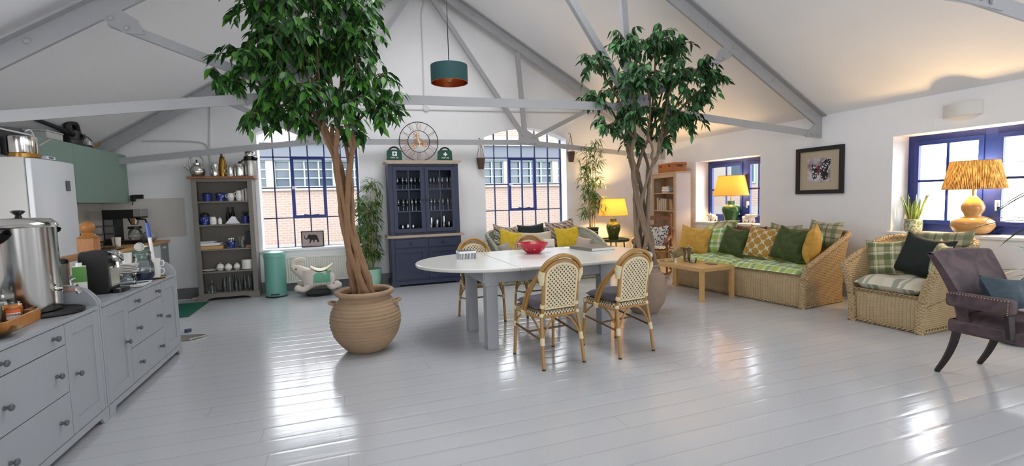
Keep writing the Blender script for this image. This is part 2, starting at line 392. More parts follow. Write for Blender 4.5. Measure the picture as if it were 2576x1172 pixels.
# ---- steel windows in the gable
def steel_window(name, x0, dx, label):
    y = YF + .255; root = tag(bpy.data.objects.new(name, None), label, 'window'); COL.objects.link(root); struct(root)
    m = MB(); zs = [SILL, 1.19, 1.695, 2.205]; n = 6; top = 2.8
    for i in range(n + 1):
        if i in (0, n): m.box(x0 + dx * i - .02, x0 + dx * i + .02, y, y + .04, SILL - .02, top)
        else: m.box(x0 + dx * i - .009, x0 + dx * i + .009, y, y + .035, SILL - .02, top)
    for z in zs: m.box(x0, x0 + n * dx, y, y + .035, z - .009, z + .009)
    m.build('window_frame', M_navy, root)
    c = MB(); a, b = x0 + 2 * dx, x0 + 4 * dx; za, zb = 1.19, 2.205; w = .042
    for (p, q, r, s) in ((a - .01, a + w, za, zb), (b - w, b + .01, za, zb), (a, b, za - .012, za + w), (a, b, zb - w, zb + .012)):
        c.box(p, q, y - .03, y + .03, r, s)
    c.box((a + b) / 2 - .01, (a + b) / 2 + .01, y - .02, y + .02, za, zb); c.box(a, b, y - .02, y + .02, 1.685, 1.705)
    cs = c.build('casement', M_blue, root, bevel=.004)
    h = MB(); h.box(a + .005, a + .04, y - .055, y - .03, 1.67, 1.72); h.cyl((a + .02, y - .05, 1.69), (a + .07, y - .07, 1.69), .007, n=8)
    h.build('handle', M_white, cs)
    s = MB(); s.tube([((a + b) / 2 - .1, y - .04, za + .05), ((a + b) / 2 + .02, y - .05, za + .035), ((a + b) / 2 + .14, y - .05, za + .05)], .008, 6); s.build('stay', M_navy, cs)
    MB().box(x0, x0 + n * dx, y + .016, y + .019, SILL, top).build('pane', M_pane, root, smooth=0)
    MB().box(x0 - .02, x0 + n * dx + .02, YF - .035, YF + .25, SILL - .035, SILL + .003).build('sill', M_white, root, bevel=.006)
    return root
steel_window('window_1', -1.31, .2635, 'blue steel grid window behind the teal bin and elephant')
steel_window('window_2', 2.507, .2815, 'blue steel grid window behind the wicker loveseat')
# ---- wooden casements in the right wall
def casement(name, y0, y1, z0, z1, label, mull, gap=.04):
    x = XR + .29; root = tag(bpy.data.objects.new(name, None), label, 'window'); COL.objects.link(root); struct(root)
    m = MB(); F = .07
    m.box(x, x + .06, y0 - .02, y0 + F, z0 - .02, z1 + .02); m.box(x, x + .06, y1 - F, y1 + .02, z0 - .02, z1 + .02); m.box(x, x + .06, y0, y1, z0 - .02, z0 + F + .02); m.box(x, x + .06, y0, y1, z1 - F, z1 + .02)
    m.box(x - .005, x + .06, mull - .055, mull + .055, z0, z1)
    m.build('window_frame', M_blue, root, bevel=.006)
    for (a, b) in ((y0 + F, mull - .055), (mull + .055, y1 - F)):
        s = MB(); w = .05; za, zb = z0 + F + .02, z1 - F
        for (p, q, r, t_) in ((a, a + w, za, zb), (b - w, b, za, zb), (a, b, za, za + w), (a, b, zb - w, zb)): s.box(x - .02, x + .03, p, q, r, t_)
        s.box(x - .005, x + .02, (a + b) / 2 - .013, (a + b) / 2 + .013, za, zb); zm = za + (zb - za) * .52; s.box(x - .005, x + .02, a, b, zm - .013, zm + .013)
        so = s.build('sash', M_blue, root, bevel=.005)
        MB().box(x + .006, x + .009, a, b, za, zb).build('pane', M_pane, so, smooth=0)
    h = MB(); h.box(x - .04, x - .02, mull - .1, mull - .065, z0 + .3, z0 + .37); h.tube([(x - .05, mull - .08, z0 + .36), (x - .05, mull - .08, z0 + .26)], .008, 8); h.build('handle', M_white, root)
    MB().box(XR - .03, x + .02, y0 - .03, y1 + .03, z0 - .03, z0 + .004).build('sill', M_white, root, bevel=.006)
    return root
casement('window_3', 5.865, 7.335, .89, 2.007, 'blue casement window above the long wicker sofa', 6.44)
casement('window_4', 2.33, 3.925, .885, 2.033, 'blue casement window above the wicker armchair', 3.13)
for i, (a, b, c, d) in enumerate(RW[2:]): casement('window_%d' % (i + 7), a, b, c, d, 'blue casement window beyond the right edge of the view', (a + b) / 2)
# daylight sampling portals, one per opening
def portal(loc, rot, sx, sy):
    l = bpy.data.lights.new('portal', 'AREA'); l.shape = 'RECTANGLE'; l.size = sx; l.size_y = sy; l.cycles.is_portal = True
    o = bpy.data.objects.new('portal', l); COL.objects.link(o); o.location = loc; o.rotation_euler = rot
for a, b in (W1, W2): portal(((a + b) / 2, YF + .33, (SILL + 2.76) / 2), (-PI / 2, 0, 0), b - a + .2, 2.76 - SILL + .2)
for a, b, c, d in LW: portal((XL - .35, (a + b) / 2, (c + d) / 2), (0, -PI / 2, 0), d - c + .1, b - a + .1)
for a, b, c, d in RW: portal((XR + .4, (a + b) / 2, (c + d) / 2), (0, PI / 2, 0), d - c + .1, b - a + .1)
for a, b in added_wins_b: portal(((a + b) / 2, YB - .3, 1.47), (PI / 2, 0, 0), b - a, 1.95)
for x0, x1 in ((.42, 1.22), (1.6, 2.4)):
    z0, z1 = roofz(x0), roofz(x1); portal(((x0 + x1) / 2, sum(RL[0]) / 2, (z0 + z1) / 2 + .2), (0, -math.atan2(z1 - z0, x1 - x0), 0), math.hypot(x1 - x0, z1 - z0), RL[0][1] - RL[0][0])

# ---- roof trusses
def truss(y, label, dl=0):
    root = thing('roof_truss', label, 'roof truss', (0, y, 0)); root['kind'] = 'structure'
    GL, GR = V(-.4, 0, 2.45), V(3.27, 0, 2.47); AP = V(AX, 0, AZ)
    def rafter(x0, x1, dz=0):
        m = MB(); a = V(x0, 0, roofz(x0) - dz); b = V(x1, 0, roofz(x1) - dz * .3); n = V(-(b - a).z, 0, (b - a).x).normalized() * (1 if x1 > x0 else -1)
        m.beam(a - n * .012, b - n * .012, .17, .02, n); m.beam(a - n * .09, b - n * .09, .03, .15, n); return m.build('rafter', M_steel, root)
    rl = rafter(XL, AX, dl); rr = rafter(XR, AX)
    for ro, xs in ((rl, (-2.25, -1.62, -1.3, -.1, .6)), (rr, (6.0, 5.4, 4.75, 4.35, 2.9, 2.3))):
        for x in xs:
            m = MB(); p = V(x, 0, roofz(x) - .09 - (dl * (1 - .7 * (x - XL) / (AX - XL)) if ro is rl else 0))
            m.ball((p.x, -.018, p.z), (.024, .02, .024), 8, 5); m.build('bolt', M_steel, ro)
    def bar(name, a, b, w=.028, h=.075): return MB().beam(a, b, w, h, (0, 1, 0) if False else (0, 0, 1)).build(name, M_steel, root)
    def tie(a, b):
        m = MB(); m.beam(a, b, .014, .09); d = V(0, .035, .04); m.beam(V(*a) + d, V(*b) + d, .07, .012); return m.build('tie', M_steel, root)
    tie((XL + .05, 0, 2.05), GL - V(0, 0, .05)); tie(GL - V(0, 0, .05), GR - V(0, 0, .03)); tie(GR - V(0, 0, .03), (XR - .06, 0, 2.185))
    def strut(a, b):
        m = MB(); d = (V(*b) - V(*a)).normalized(); s = V(-d.z, 0, d.x)
        m.beam(a, b, .012, .075, s); m.beam(V(*a) + V(0, .03, 0) + s * .032, V(*b) + V(0, .03, 0) + s * .032, .06, .012, s); return m.build('strut', M_steel, root)
    strut(GR, (1.5, 0, AZ - .25)); strut(GL, (1.32, 0, AZ - .25)); strut(GR + V(-.03, 0, 0), (3.12, 0, roofz(3.12) - .2)); strut(GR, (4.7, 0, roofz(4.7) - .2)); strut(GL, (-.28, 0, roofz(-.28) - .2)); strut(GL, (-1.72, 0, roofz(-1.72) - .2 - dl))
    def gus(poly, bolts):
        m = MB().prism(poly, -.014, .0, 'y'); g = m.build('gusset', M_steel, root)
        b = MB()
        for x, z in bolts: b.ball((x, -.02, z), (.02, .016, .02), 8, 5)
        b.build('rivet', M_steel, g)
    for G, s in ((GL, -1), (GR, 1)):
        gx, gz = G.x, G.z
        gus([(gx - .2 * s, gz - .07), (gx + .27 * s, gz - .09), (gx + .2 * s, gz + .07), (gx + .08 * s, gz + .14), (gx - .09 * s, gz + .25), (gx - .2 * s, gz + .24), (gx - .17 * s, gz + .08)][::s],
            [(gx - .14 * s, gz - .03), (gx - .06 * s, gz - .03), (gx + .06 * s, gz - .04), (gx + .15 * s, gz - .05), (gx - .14 * s, gz + .18), (gx - .1 * s, gz + .1), (gx + .08 * s, gz + .05), (gx + .14 * s, gz + .065)])
    gus([(AX - .3, AZ - .36), (AX + .3, AZ - .36), (AX + .12, AZ - .05), (AX - .12, AZ - .05)], [(AX - .2, AZ - .3), (AX + .2, AZ - .3), (AX, AZ - .2)])
    for sx, zz in ((XL, 2.05), (XR, 2.185)):
        s = 1 if sx < 0 else -1; gus([(sx, zz - .05), (sx + .3 * s, zz - .04), (sx + .26 * s, zz + .04), (sx + .1 * s, zz + .16), (sx, zz + .28)][::s], [(sx + .08 * s, zz), (sx + .2 * s, zz)])
    for x in (-1.72, 4.7):
        z = roofz(x) - .2 - (dl if x < 0 else 0); s = 1 if x > 0 else -1
        gus([(x - .05 * s, z + .12), (x + .1 * s, z + .05), (x - .1 * s, z - .09), (x - .24 * s, z - .09), (x - .2 * s, z + .02)][::s], [(x - .02 * s, z + .02), (x - .12 * s, z - .05)])
    return root
truss(4.85, 'grey steel roof truss crossing the room above the dining table', .11)
truss(8.25, 'grey steel roof truss close to the far gable wall')
truss(1.67, 'grey steel roof truss at the top right corner, nearest the viewer')

# ---- pipework on the gable wall
M_pipe = pm('painted_pipe', '#d2d2d2', .5)
def pipe(label, *paths, r=.011, boxes=()):
    o = thing('conduit', label, 'pipe', (0, 0, 0)); o['kind'] = 'structure'
    m = MB()
    for p in paths: m.tube(smoothpath(p, 5) if len(p) > 3 else p, r, 8)
    m.build('tube', M_pipe, o)
    for b in boxes:
        MB().cyl((b[0], YF - .05, b[1]), (b[0], YF, b[1]), .05, n=20).build('junction_box', M_pipe, o, bevel=.004)
y = YF - .016
pipe('thin white conduit running from the ridge down to a junction box', [(1.49, y, 4.95), (1.5, y, 4.85), (1.46, y, 4.7), (1.45, y, 4.55), (1.45, y, 4.0), (1.44, y, 3.06)], [(.3, y, 3.0), (1.4, y, 3.02), (3.2, y, 3.05), (5.0, y, 3.09)], boxes=((1.47, 3.04),))
pipe('thin white conduit dropping behind the taupe bookshelf', [(-1.83, y, 3.15), (-1.84, y, 2.9), (-1.88, y, 2.4), (-1.88, y, 1.9)], [(-2.75, y, 2.41), (-2.3, y, 2.42), (-2.05, y, 2.41), (-1.93, y, 2.37), (-1.9, y, 2.3), (-1.895, y, 2.2), (-1.895, y, 1.9)], [(-1.82, y, 3.0), (-1.2, y, 3.0)])

# ---- buildings across the street
t = NT('street_brick'); uv = t.uv((1, 1, 1)); b = t.n('TexBrick'); t.link(uv, b.inputs['Vector'])
for k, v in (('Color1', rgb('#7f6d61')), ('Color2', rgb('#76675d')), ('Mortar', rgb('#857b74')), ('Scale', 1.0), ('Mortar Size', .012), ('Brick Width', .225), ('Row Height', .078), ('Bias', -.2)): b.inputs[k].default_value = v
t.bsdf(b.outputs['Color'], .9); M_brick = t.mat
M_stone = pm('pale_stone', '#7c7872', .8); M_grey = pm('grey_band', '#4f545c', .8); M_fgl = pm('far_glass', '#3a4653', .1); M_fgreen = pm('far_green_frame', '#7d9690', .6)
bd = thing('brick_building', 'brick building with green framed windows across the street', 'building', (0, 17, 0)); bd['kind'] = 'structure'
MB().box(-12, 16, 0, .4, -3.5, 1.9).box(-12, 16, 0, .4, 3.75, 4.35).build('brick_wall', M_brick, bd, smooth=0)
MB().box(-12, 16, .0, .4, 2.85, 3.4).build('concrete_band', M_grey, bd, smooth=0)
MB().box(-12, 16, -.08, .4, 1.88, 2.0).box(-12, 16, -.1, .4, 3.4, 3.75).box(-12, 16, -.15, .3, -.15, .16).build('stone_course', M_stone, bd, smooth=0)
for x in range(-12, 16, 2):
    MB().box(x + 1.75, x + 2.0, .02, .4, 2.0, 2.85).build('pier', M_stone, bd, smooth=0)
    f = MB()
    for i in range(5): f.box(x + i * .4375 - .02, x + i * .4375 + .02, .1, .16, 2.0, 2.85)
    for z in (2.0, 2.28, 2.56, 2.83): f.box(x, x + 1.75, .1, .15, z - .015, z + .02)
    w = f.build('window', M_fgreen, bd, smooth=0); MB().box(x, x + 1.75, .2, .24, 2.0, 2.85).build('pane', M_fgl, w, smooth=0)
bd = thing('rendered_building', 'pale building with a brick band seen through the side window', 'building', (13.5, 13.5, 0)); bd['kind'] = 'structure'
MB().box(0, .4, -2.2, 8, -3.5, .95).box(0, .4, -2.2, 8, 1.62, 4.4).build('render_wall', M_stone, bd, smooth=0)
MB().box(0, .4, -2.2, 8, .95, 1.62).build('brick_band', M_brick, bd, smooth=0)
w = MB().box(-.05, .1, -.75, .35, 1.75, 2.6).build('window', M_fgreen, bd, smooth=0); MB().box(-.06, -.05, -.7, .3, 1.8, 2.55).build('pane', M_fgl, w, smooth=0)
# ---------------------------------------------------------------- shared materials
M_sb = pm('sideboard_grey', '#9b9fa3', .5, var=.06, vs=8); M_sbd = pm('knob_grey', '#55585f', .4)
M_chrome = pm('polished_steel', '#d2cfca', .16, 1.0); M_brush = pm('brushed_steel', '#b9b6b0', .33, 1.0, bump=.05, bs=200, stretch=(1, 1, .05))
M_blk = pm('black_plastic', '#0b0b0d', .35); M_mblk = pm('matt_black', '#0e0e10', .5); M_cream = pm('white_china', '#e8e6e1', .25)
M_glassw = glass('clear_glass', '#eef3f3', .35, fac=.9); M_gold = pm('brass', '#a9803f', .3, 1.0); M_copper = pm('copper', '#b8683c', .25, 1.0)
M_orange = wood('orange_pine', '#bd8143', '#a3682f', .4, (6, 6, 1)); M_pine = wood('pale_pine', '#cfa26a', '#b98a54', .45, (5, 1, 5)); M_top = wood('oiled_top', '#a5714a', '#7e5236', .5, (1, 6, 6))
M_taupe = pm('taupe_paint', '#7d7770', .6, var=.08, vs=10); M_sage = pm('sage_green', '#7f978a', .55, var=.05)
M_fridge = pm('fridge_white', '#dfe3e6', .18); M_bluech = pm('cobalt_glaze', '#26357c', .25)
t = NT('blue_white_china'); v = t.n('TexVoronoi'); v.inputs['Scale'].default_value = 26; t.link(t.uv(coord='Object'), v.inputs['Vector']); t.bsdf(t.ramp(v.outputs['Distance'], [(.22, '#98a5cf'), (.34, '#27377f')]), .25); M_bwch = t.mat

# ---------------------------------------------------------------- sideboards
def sideboard(y, label):
    r = thing('sideboard', label, 'sideboard', (-1.55, y, 0), group='grey sideboards'); L = 1.54; D = -.47
    b = MB(); b.box(D, .008, .02, L - .02, .755, .78).box(D, D + .015, .02, L - .02, .08, .78).box(D, -.02, .02, L - .02, .08, .1)
    side = [(D, 0), (-.03, 0), (0, .0), (0, .80), (-.025, .845), (-.06, .885), (-.11, .907), (-.18, .915), (D, .915)]
    for a in (0, L - .022): b.prism([(p[0], p[1]) for p in side], a, a + .022, 'y')
    b.box(D, D + .02, .02, L - .02, .77, .905)
    b.box(-.02, -.004, .022, .03, .1, .755).box(-.02, -.004, L - .03, L - .022, .1, .755)
    b.build('body', M_sb, r, bevel=.003)
    p = MB(); p.prism([(.0, 0), (.0, .085), (L, .085), (L, 0), (L - .07, 0), (L - .1, .045), (.1, .045), (.07, 0)], -.012, .006, 'x'); p.build('plinth', M_sb, r, bevel=.002)
    def knob(par, yy, z):
        m = MB(); m.T = Matrix.Translation((.002, yy, z)) @ Euler((0, PI / 2, 0)).to_matrix().to_4x4()
        m.lathe([(0, 0), (.011, 0), (.007, .012), (.007, .016), (.016, .022), (.017, .029), (.012, .035), (0, .036)], 14); m.build('knob', M_sbd, par)
    for a, ky in ((.03, .345), (1.12, 1.195)):
        d = MB(); w = .39; z0, z1 = .088, .75
        d.box(-.02, 0, a, a + .065, z0, z1).box(-.02, 0, a + w - .065, a + w, z0, z1).box(-.02, 0, a + .065, a + w - .065, z0, z0 + .08).box(-.02, 0, a + .065, a + w - .065, z1 - .08, z1).box(-.02, -.009, a + .06, a + w - .06, z0 + .07, z1 - .07)
        do = d.build('door', M_sb, r, bevel=.003); knob(do, ky, .43)
    for z0, z1, kz in ((.634, .75, .695), (.355, .629, .482), (.088, .35, .213)):
        do = MB().box(-.02, 0, .426, 1.114, z0, z1).build('drawer', M_sb, r, bevel=.003)
        for yy in (.555, .99): knob(do, yy, kz)
sideboard(2.31, 'grey sideboard holding the tall steel hot water urn'); sideboard(3.86, 'grey sideboard holding the black coffee machine and cups')
TZ = .781
# urn
u = thing('hot_water_urn', 'tall polished steel hot water urn with a black lid knob', 'urn', (-1.815, 3.64, TZ + .03))
MB().lathe([(0, 0), (.16, 0), (.163, .01), (.163, .5), (.165, .505)], 40).build('body', M_chrome, u)
MB().lathe([(.168, .5), (.172, .505), (.17, .515), (.162, .53), (.14, .55), (.08, .558), (0, .56)], 40).build('lid', M_chrome, u)
MB().lathe([(0, .558), (.02, .558), (.014, .575), (.03, .59), (.034, .597), (.02, .603), (0, .604)], 20).build('lid_knob', M_blk, u)
for a in (-100, 80):
    m = MB(); m.T = RT((0, 0, 0), (0, 0, a)); m.grid(lambda p, q: (.165 + .05 * math.sin(PI * q), (p - .5) * .15, .5 - .09 * q * (1 - (2 * p - 1) ** 2 * .6)), 10, 6); m.grid(lambda p, q: (.165 + .045 * math.sin(PI * q), (p - .5) * .15, .485 - .07 * q * (1 - (2 * p - 1) ** 2 * .6)), 10, 6); m.build('handle', M_blk, u)
MB().tube([(.15 * math.cos(a), .15 * math.sin(a), .1) for a in [math.radians(q) for q in range(-170, 20, 10)]] + [(.175, .06, .102)], .005, 6).build('gauge_rail', M_chrome, u)
tp = MB(); tp.T = RT((0, 0, 0), (0, 0, -3)); tp.cyl((.155, 0, .12), (.2, 0, .12), .012).box(.19, .255, -.016, .016, .1, .14).cyl((.24, 0, .14), (.265, 0, .085), .011, .013).tube([(.225, 0, .14), (.225, 0, .165), (.25, 0, .18)], .006); tp.build('tap', M_chrome, u, bevel=.003)
t_ = thing('drip_tray', 'round black drip tray under the steel urn', 'tray', (-1.765, 3.64, TZ)); MB().lathe([(0, 0), (.215, 0), (.225, .008), (.225, .024), (.212, .028), (.205, .022), (0, .022)], 40, sy=.72).build('dish', M_mblk, t_)
# wooden crate of jars
tr = thing('wooden_tray', 'low wooden crate holding jars in front of the urn', 'tray', (-1.795, 3.3, TZ), 6); w = MB(); w.box(-.13, .13, -.19, .19, 0, .012)
for a in ((-.13, .13, -.19, -.178), (-.13, .13, .178, .19), (-.13, -.118, -.178, .178), (.118, .13, -.178, .178)): w.box(*a, .012, .062)
w.build('box', M_orange, tr, bevel=.002)
def jar(name, label, x, y, z, r, h, fill, fh, lab=None, cat='jar', group=None):
    j = thing(name, label, cat, (x, y, z), group=group)
    MB().lathe([(0, .002), (r * .9, .002), (r, .01), (r, h * .72), (r * .78, h * .86), (r * .8, h * .88), (r * .8, h)], 24).build('glass_body', M_glassw, j)
    if fill: MB().lathe([(0, .006), (r * .92, .006), (r * .93, fh), (0, fh)], 20).build('contents', fill, j)
    return j
j = jar('marmalade_jar', 'orange marmalade jar with a white label in the wooden crate', -1.745, 3.375, TZ + .0125, .042, .115, pm('marmalade', '#c9772a', .3), .1)
m = MB(); m.lathe([(.0428, .025), (.0428, .075)], 14, a0=-1.75, a1=-.35); m.build('label', M_cream, j)
m = MB(); m.lathe([(.0432, .06), (.0432, .078)], 14, a0=-1.75, a1=-.35); m.build('label_band', pm('label_orange', '#d5591f', .5), j)
text(j, 'BONNE', .016, (.0218, -.0378, .05), (90, 0, 30), pm('ink', '#4a3a2c', .6))
jar('sugar_jar', 'clear jar of white sugar sachets behind the marmalade', -1.845, 3.42, TZ + .0125, .055, .15, pm('sugar', '#d9d5cc', .8, bump=.8, bs=60), .11)
jar('tea_jar', 'clear jar of blue wrapped tea at the left edge', -1.85, 3.245, TZ + .0125, .06, .19, pm('tea_blue', '#5b6d86', .8, var=.6, vs=40, bump=.8, bs=50), .13)
b = thing('brass_bowl', 'shallow tarnished brass bowl at the near end of the sideboard', 'bowl', (-1.68, 3.06, TZ)); MB().lathe([(0, 0), (.05, 0), (.11, .035), (.115, .037), (.105, .032), (.05, .006), (0, .005)], 28).build('bowl', pm('dull_brass', '#8a7a55', .4, .8), b)
# coffee machine
c = thing('capsule_coffee_machine', 'black capsule coffee machine with a chrome spout', 'coffee machine', (-1.74, 4.4, TZ))
MB().prism(rrect(-.1, .08, 0, .32, .03), -.09, .09, 'y').build('body', M_mblk, c, bevel=.006)
m = MB(); m.ball((.09, 0, .27), (.045, .05, .05), 14, 8).cyl((.1, 0, .23), (.105, 0, .185), .016).tube([(.07, -.05, .31), (.12, -.05, .29), (.14, 0, .24), (.12, .05, .29), (.07, .05, .31)], .009); m.build('spout', M_chrome, c)
MB().prism(rrect(.08, .15, -.08, .08, .02), 0, .03, 'z').build('drip_base', M_blk, c); MB().box(.08, .086, -.07, .07, .05, .2).build('front_panel', M_chrome, c)
k = thing('milk_carton', 'green and white milk carton beside the coffee machine', 'carton', (-1.76, 4.14, TZ), 20); kb = MB().box(-.036, .036, -.036, .036, 0, .235); kb.build('carton', M_cream, k, bevel=.002)
MB().box(-.0365, .0365, -.0368, .0, .125, .232).build('green_panel', pm('carton_green', '#4f8a35', .5), k); MB().cyl((0, 0, .235), (0, 0, .258), .017).build('cap', M_cream, k)
k = thing('yellow_bottle', 'small yellow squeeze bottle behind the urn tap', 'bottle', (-1.93, 4.02, TZ)); MB().lathe([(0, 0), (.03, 0), (.03, .14), (.014, .17), (.014, .19), (0, .19)], 16).build('bottle', pm('bottle_yellow', '#c9b92e', .4), k); MB().cyl((0, 0, .19), (0, 0, .21), .013).build('cap', M_cream, k)
k = thing('coffee_canister', 'smoked canister with a black lid left of the coffee machine', 'canister', (-1.93, 4.24, TZ)); MB().lathe([(0, 0), (.06, 0), (.06, .25), (0, .25)], 24).build('canister', pm('smoked', '#77706a', .15), k); MB().lathe([(0, .25), (.064, .25), (.064, .275), (.05, .285), (0, .287)], 24).build('lid', M_blk, k)
def cup(name, label, loc, r=.035, h=.09, mat=None, handle=True, cat='cup', group=None, rz=0, taper=.8, rot=None):
    k = thing(name, label, cat, loc, rz, group, rot)
    MB().lathe([(0, 0), (r * taper, 0), (r, h), (r * .92, h), (r * taper * .9, .006), (0, .006)], 20).build('bowl', mat or M_cream, k)
    if handle: MB().tube([(r * .92, 0, h * .8), (r * 1.5, 0, h * .78), (r * 1.6, 0, h * .5), (r * 1.3, 0, h * .28), (r * .86, 0, h * .28)], .0055, 8).build('handle', mat or M_cream, k)
    return k
TRW = thing('wire_tray', 'white wire tray jutting over the sideboard edge', 'tray', (-1.64, 4.66, TZ)); m = MB(); m.tube([(p[0], p[1], .02) for p in rrect(-.11, .1, -.11, .11, .02)], .004, 6, True); m.box(-.105, .095, -.105, .105, .004, .008); m.build('frame', M_white, TRW)
k = thing('glass_jug', 'squat glass jug under the stacked white saucers', 'jug', (-1.66, 4.64, TZ + .008)); MB().lathe([(0, .002), (.05, .002), (.062, .03), (.05, .075), (.058, .1)], 24).build('glass_body', M_glassw, k); MB().lathe([(0, .003), (.052, .003), (.05, .012), (0, .012)], 20).build('foot', M_blk, k)
sa = MB(); sa.lathe([(0, 0), (.035, 0), (.068, .011), (.066, .014), (.034, .004), (0, .004)], 26)
s0 = tag(sa.build('saucer', M_cream, None, (-1.66, 4.64, TZ + .11)), 'white saucer in the leaning stack beside the coffee machine', 'saucer', 'stacked white saucers')
for i in range(1, 6):
    o = s0.copy(); COL.objects.link(o); o.location = (-1.66 + .004 * (i % 3), 4.64 - .003 * (i % 2), TZ + .11 + .0125 * i); o.rotation_euler = (0, .05 * (i % 3), 0)
cup('paper_cup', 'white paper cup on top of the saucer stack', (-1.66, 4.64, TZ + .187), .036, .085, handle=False)
k = thing('storage_jar', 'large round glass jar with dark blue contents beside the mugs', 'jar', (-1.63, 4.85, TZ)); MB().lathe([(0, .002), (.055, .002), (.082, .06), (.082, .15), (.06, .2), (.062, .235)], 28).build('glass_body', M_glassw, k); MB().lathe([(0, .005), (.054, .005), (.077, .05), (.078, .085), (0, .085)], 24).build('contents', pm('dark_blue', '#1c2648', .5), k); MB().lathe([(.064, .232), (.067, .235), (.067, .26), (.0, .265)], 24).build('lid', M_glassw, k)
cup('mug', 'white mug on the brass dish, lower of two stacked', (-1.6, 5.04, TZ + .0125), .042, .095, group=None)
cup('mug', 'white mug nested on top of the other mug by the stairs', (-1.6, 5.04, TZ + .085), .043, .095)
cup('cup_on_side', 'white cup lying on its side above the glass jar', (-1.64, 4.83, TZ + .306), .035, .08, rot=(PI / 2 * .97, 0, .4))
b = thing('brass_dish', 'small brass dish under the white mugs', 'dish', (-1.61, 5.06, TZ)); MB().lathe([(0, 0), (.06, 0), (.09, .012), (.088, .015), (.06, .0115), (0, .0115)], 26).build('dish', M_gold, b)
k = thing('dish_brush', 'white handled brush with a blue grip standing in the mugs', 'brush', (-1.6, 5.035, TZ + .1)); MB().tube([(.0, 0, 0), (-.022, 0, .27)], [.012, .014], 10).build('handle', M_cream, k); MB().tube([(-.022, 0, .27), (-.034, 0, .4)], [.017, .014], 10).build('grip', pm('grip_blue', '#2f55a8', .4), k)
# balustrade
n = thing('stair_balustrade', 'orange pine newel post with ball finial and handrail', 'balustrade', (-2.25, 5.5, 0))
m = MB(); m.box(-.065, .065, -.065, .065, 0, 1.15); m.lathe([(.085, 1.15), (.07, 1.165), (.045, 1.175), (.05, 1.185), (.036, 1.195), (.04, 1.2)], 24, a0=0); m.ball((0, 0, 1.245), .058, 20, 12); m.build('newel_post', M_orange, n, bevel=.008)
m = MB(); m.box(-.03, .03, -3.6, -.06, .965, 1.02); m.build('handrail', M_orange, n, bevel=.012); MB().box(-.02, .02, -3.6, -.06, .06, .1).build('bottom_rail', M_orange, n)
for i in range(9): MB().lathe([(.018, .1), (.018, .3), (.012, .34), (.02, .5), (.014, .8), (.018, .965)], 10, c=(0, -.4 - .38 * i, 0)).build('baluster', M_orange, n)
# ---------------------------------------------------------------- kitchen
f = thing('fridge', 'tall white fridge freezer with a curved glossy door', 'fridge', (-2.6, 5.5, 0))
MB().box(-.68, -.065, 0, .74, .03, 1.9).build('body', pm('fridge_side', '#d6d6d2', .4), f, bevel=.01)
def fdoor(z0, z1): return MB().prism([(-.06, .005), (-.018, .005), (.0, .08), (.012, .25), (.015, .37), (.012, .49), (0, .66), (-.018, .735), (-.06, .735)], z0, z1, 'z').build('door', M_fridge, f, bevel=.006, smooth=50)
d1 = fdoor(.72, 1.89); fdoor(.06, .71)
mg = tag(MB().box(0, .004, -.035, .035, -.05, .05).build('fridge_magnet', pm('magnet', '#5c5d63', .5, var=.9, vs=60), None, (-2.582, 6.01, 1.655), bevel=.002), 'small dark picture magnet on the fridge door', 'magnet')
g = thing('wall_cabinet', 'long sage green wall cabinet over the worktop', 'cabinet', (-2.95, 6.3, 0))
MB().box(-.34, -.02, 0, 2.2, 1.5, 2.19).build('body', M_sage, g)
for a in (0, .735, 1.47): MB().box(-.018, 0, a + .002, a + .731, 1.5, 2.195).build('door', M_sage, g, bevel=.002)
kb = thing('kitchen_base_unit', 'sage green kitchen base unit under the wooden worktop', 'kitchen unit', (-2.52, 6.3, 0))
MB().box(-.74, -.02, 0, 2.22, .1, .893).build('body', M_sage, kb); MB().box(-.74, -.08, 0, 2.22, 0, .1).build('plinth', M_sage, kb)
for a in (0, .6, 1.2): MB().box(-.018, 0, a + .003, a + .597, .11, .89).build('door', M_sage, kb, bevel=.002)
MB().box(-.018, .004, 1.803, 2.215, .11, .89).build('appliance_front', pm('appliance_grey', '#7b827f', .4), kb, bevel=.004)
for q in (2.0, 2.06): MB().cyl((.004, q, .83), (.018, q, .83), .014).build('dial', M_cream, kb)
wt = tag(MB().box(-.76, .03, 0, 2.23, 0, .038).build('worktop', M_pine, None, (-2.52, 6.3, .894), bevel=.004), 'pale wooden worktop along the left kitchen wall', 'worktop')
KZ = .933
tw = thing('tea_towel', 'grey tea towel with black and white edge hanging from the unit', 'towel', (-2.508, 7.95, .6)); MB().grid(lambda p, q: (.012 + .006 * math.sin(9 * p) * (1 - q), (p - .5) * .34, q * .28), 10, 6).build('cloth', fabric('towel_grey', '#cdd0d0'), tw); MB().grid(lambda p, q: (.014 + .006 * math.sin(9 * p), (p - .5) * .34, q * .02), 10, 2).build('stripe', M_mblk, tw); MB().box(.004, .012, -.19, .19, .275, .287).build('rail', M_chrome, tw)
sp = struct(MB().box(-3.28, -2.27, YF - .012, YF, .975, 1.56).box(XL, XL + .012, 6.3, YF - .012, .975, 1.5).build('trim_1', pm('splashback', '#d2cec8', .35, var=.1, vs=3), smooth=0))
so = thing('wall_socket', 'black socket with a plug above the splashback', 'socket', (-2.9, YF - .013, 1.56)); MB().box(-.02, .12, -.03, .0, 0, .06).build('plate', M_blk, so, bevel=.004); MB().box(-.03, .03, -.07, -.03, -.04, .05).build('plug', M_blk, so, bevel=.006); MB().tube([(0, -.05, -.03), (-.01, -.05, -.07), (-.02, -.03, -.09)], .006).build('cable', M_blk, so)
cm = thing('filter_coffee_machine', 'black filter coffee machine with a glass jug on the worktop', 'coffee machine', (-2.8, 7.95, KZ), -4)
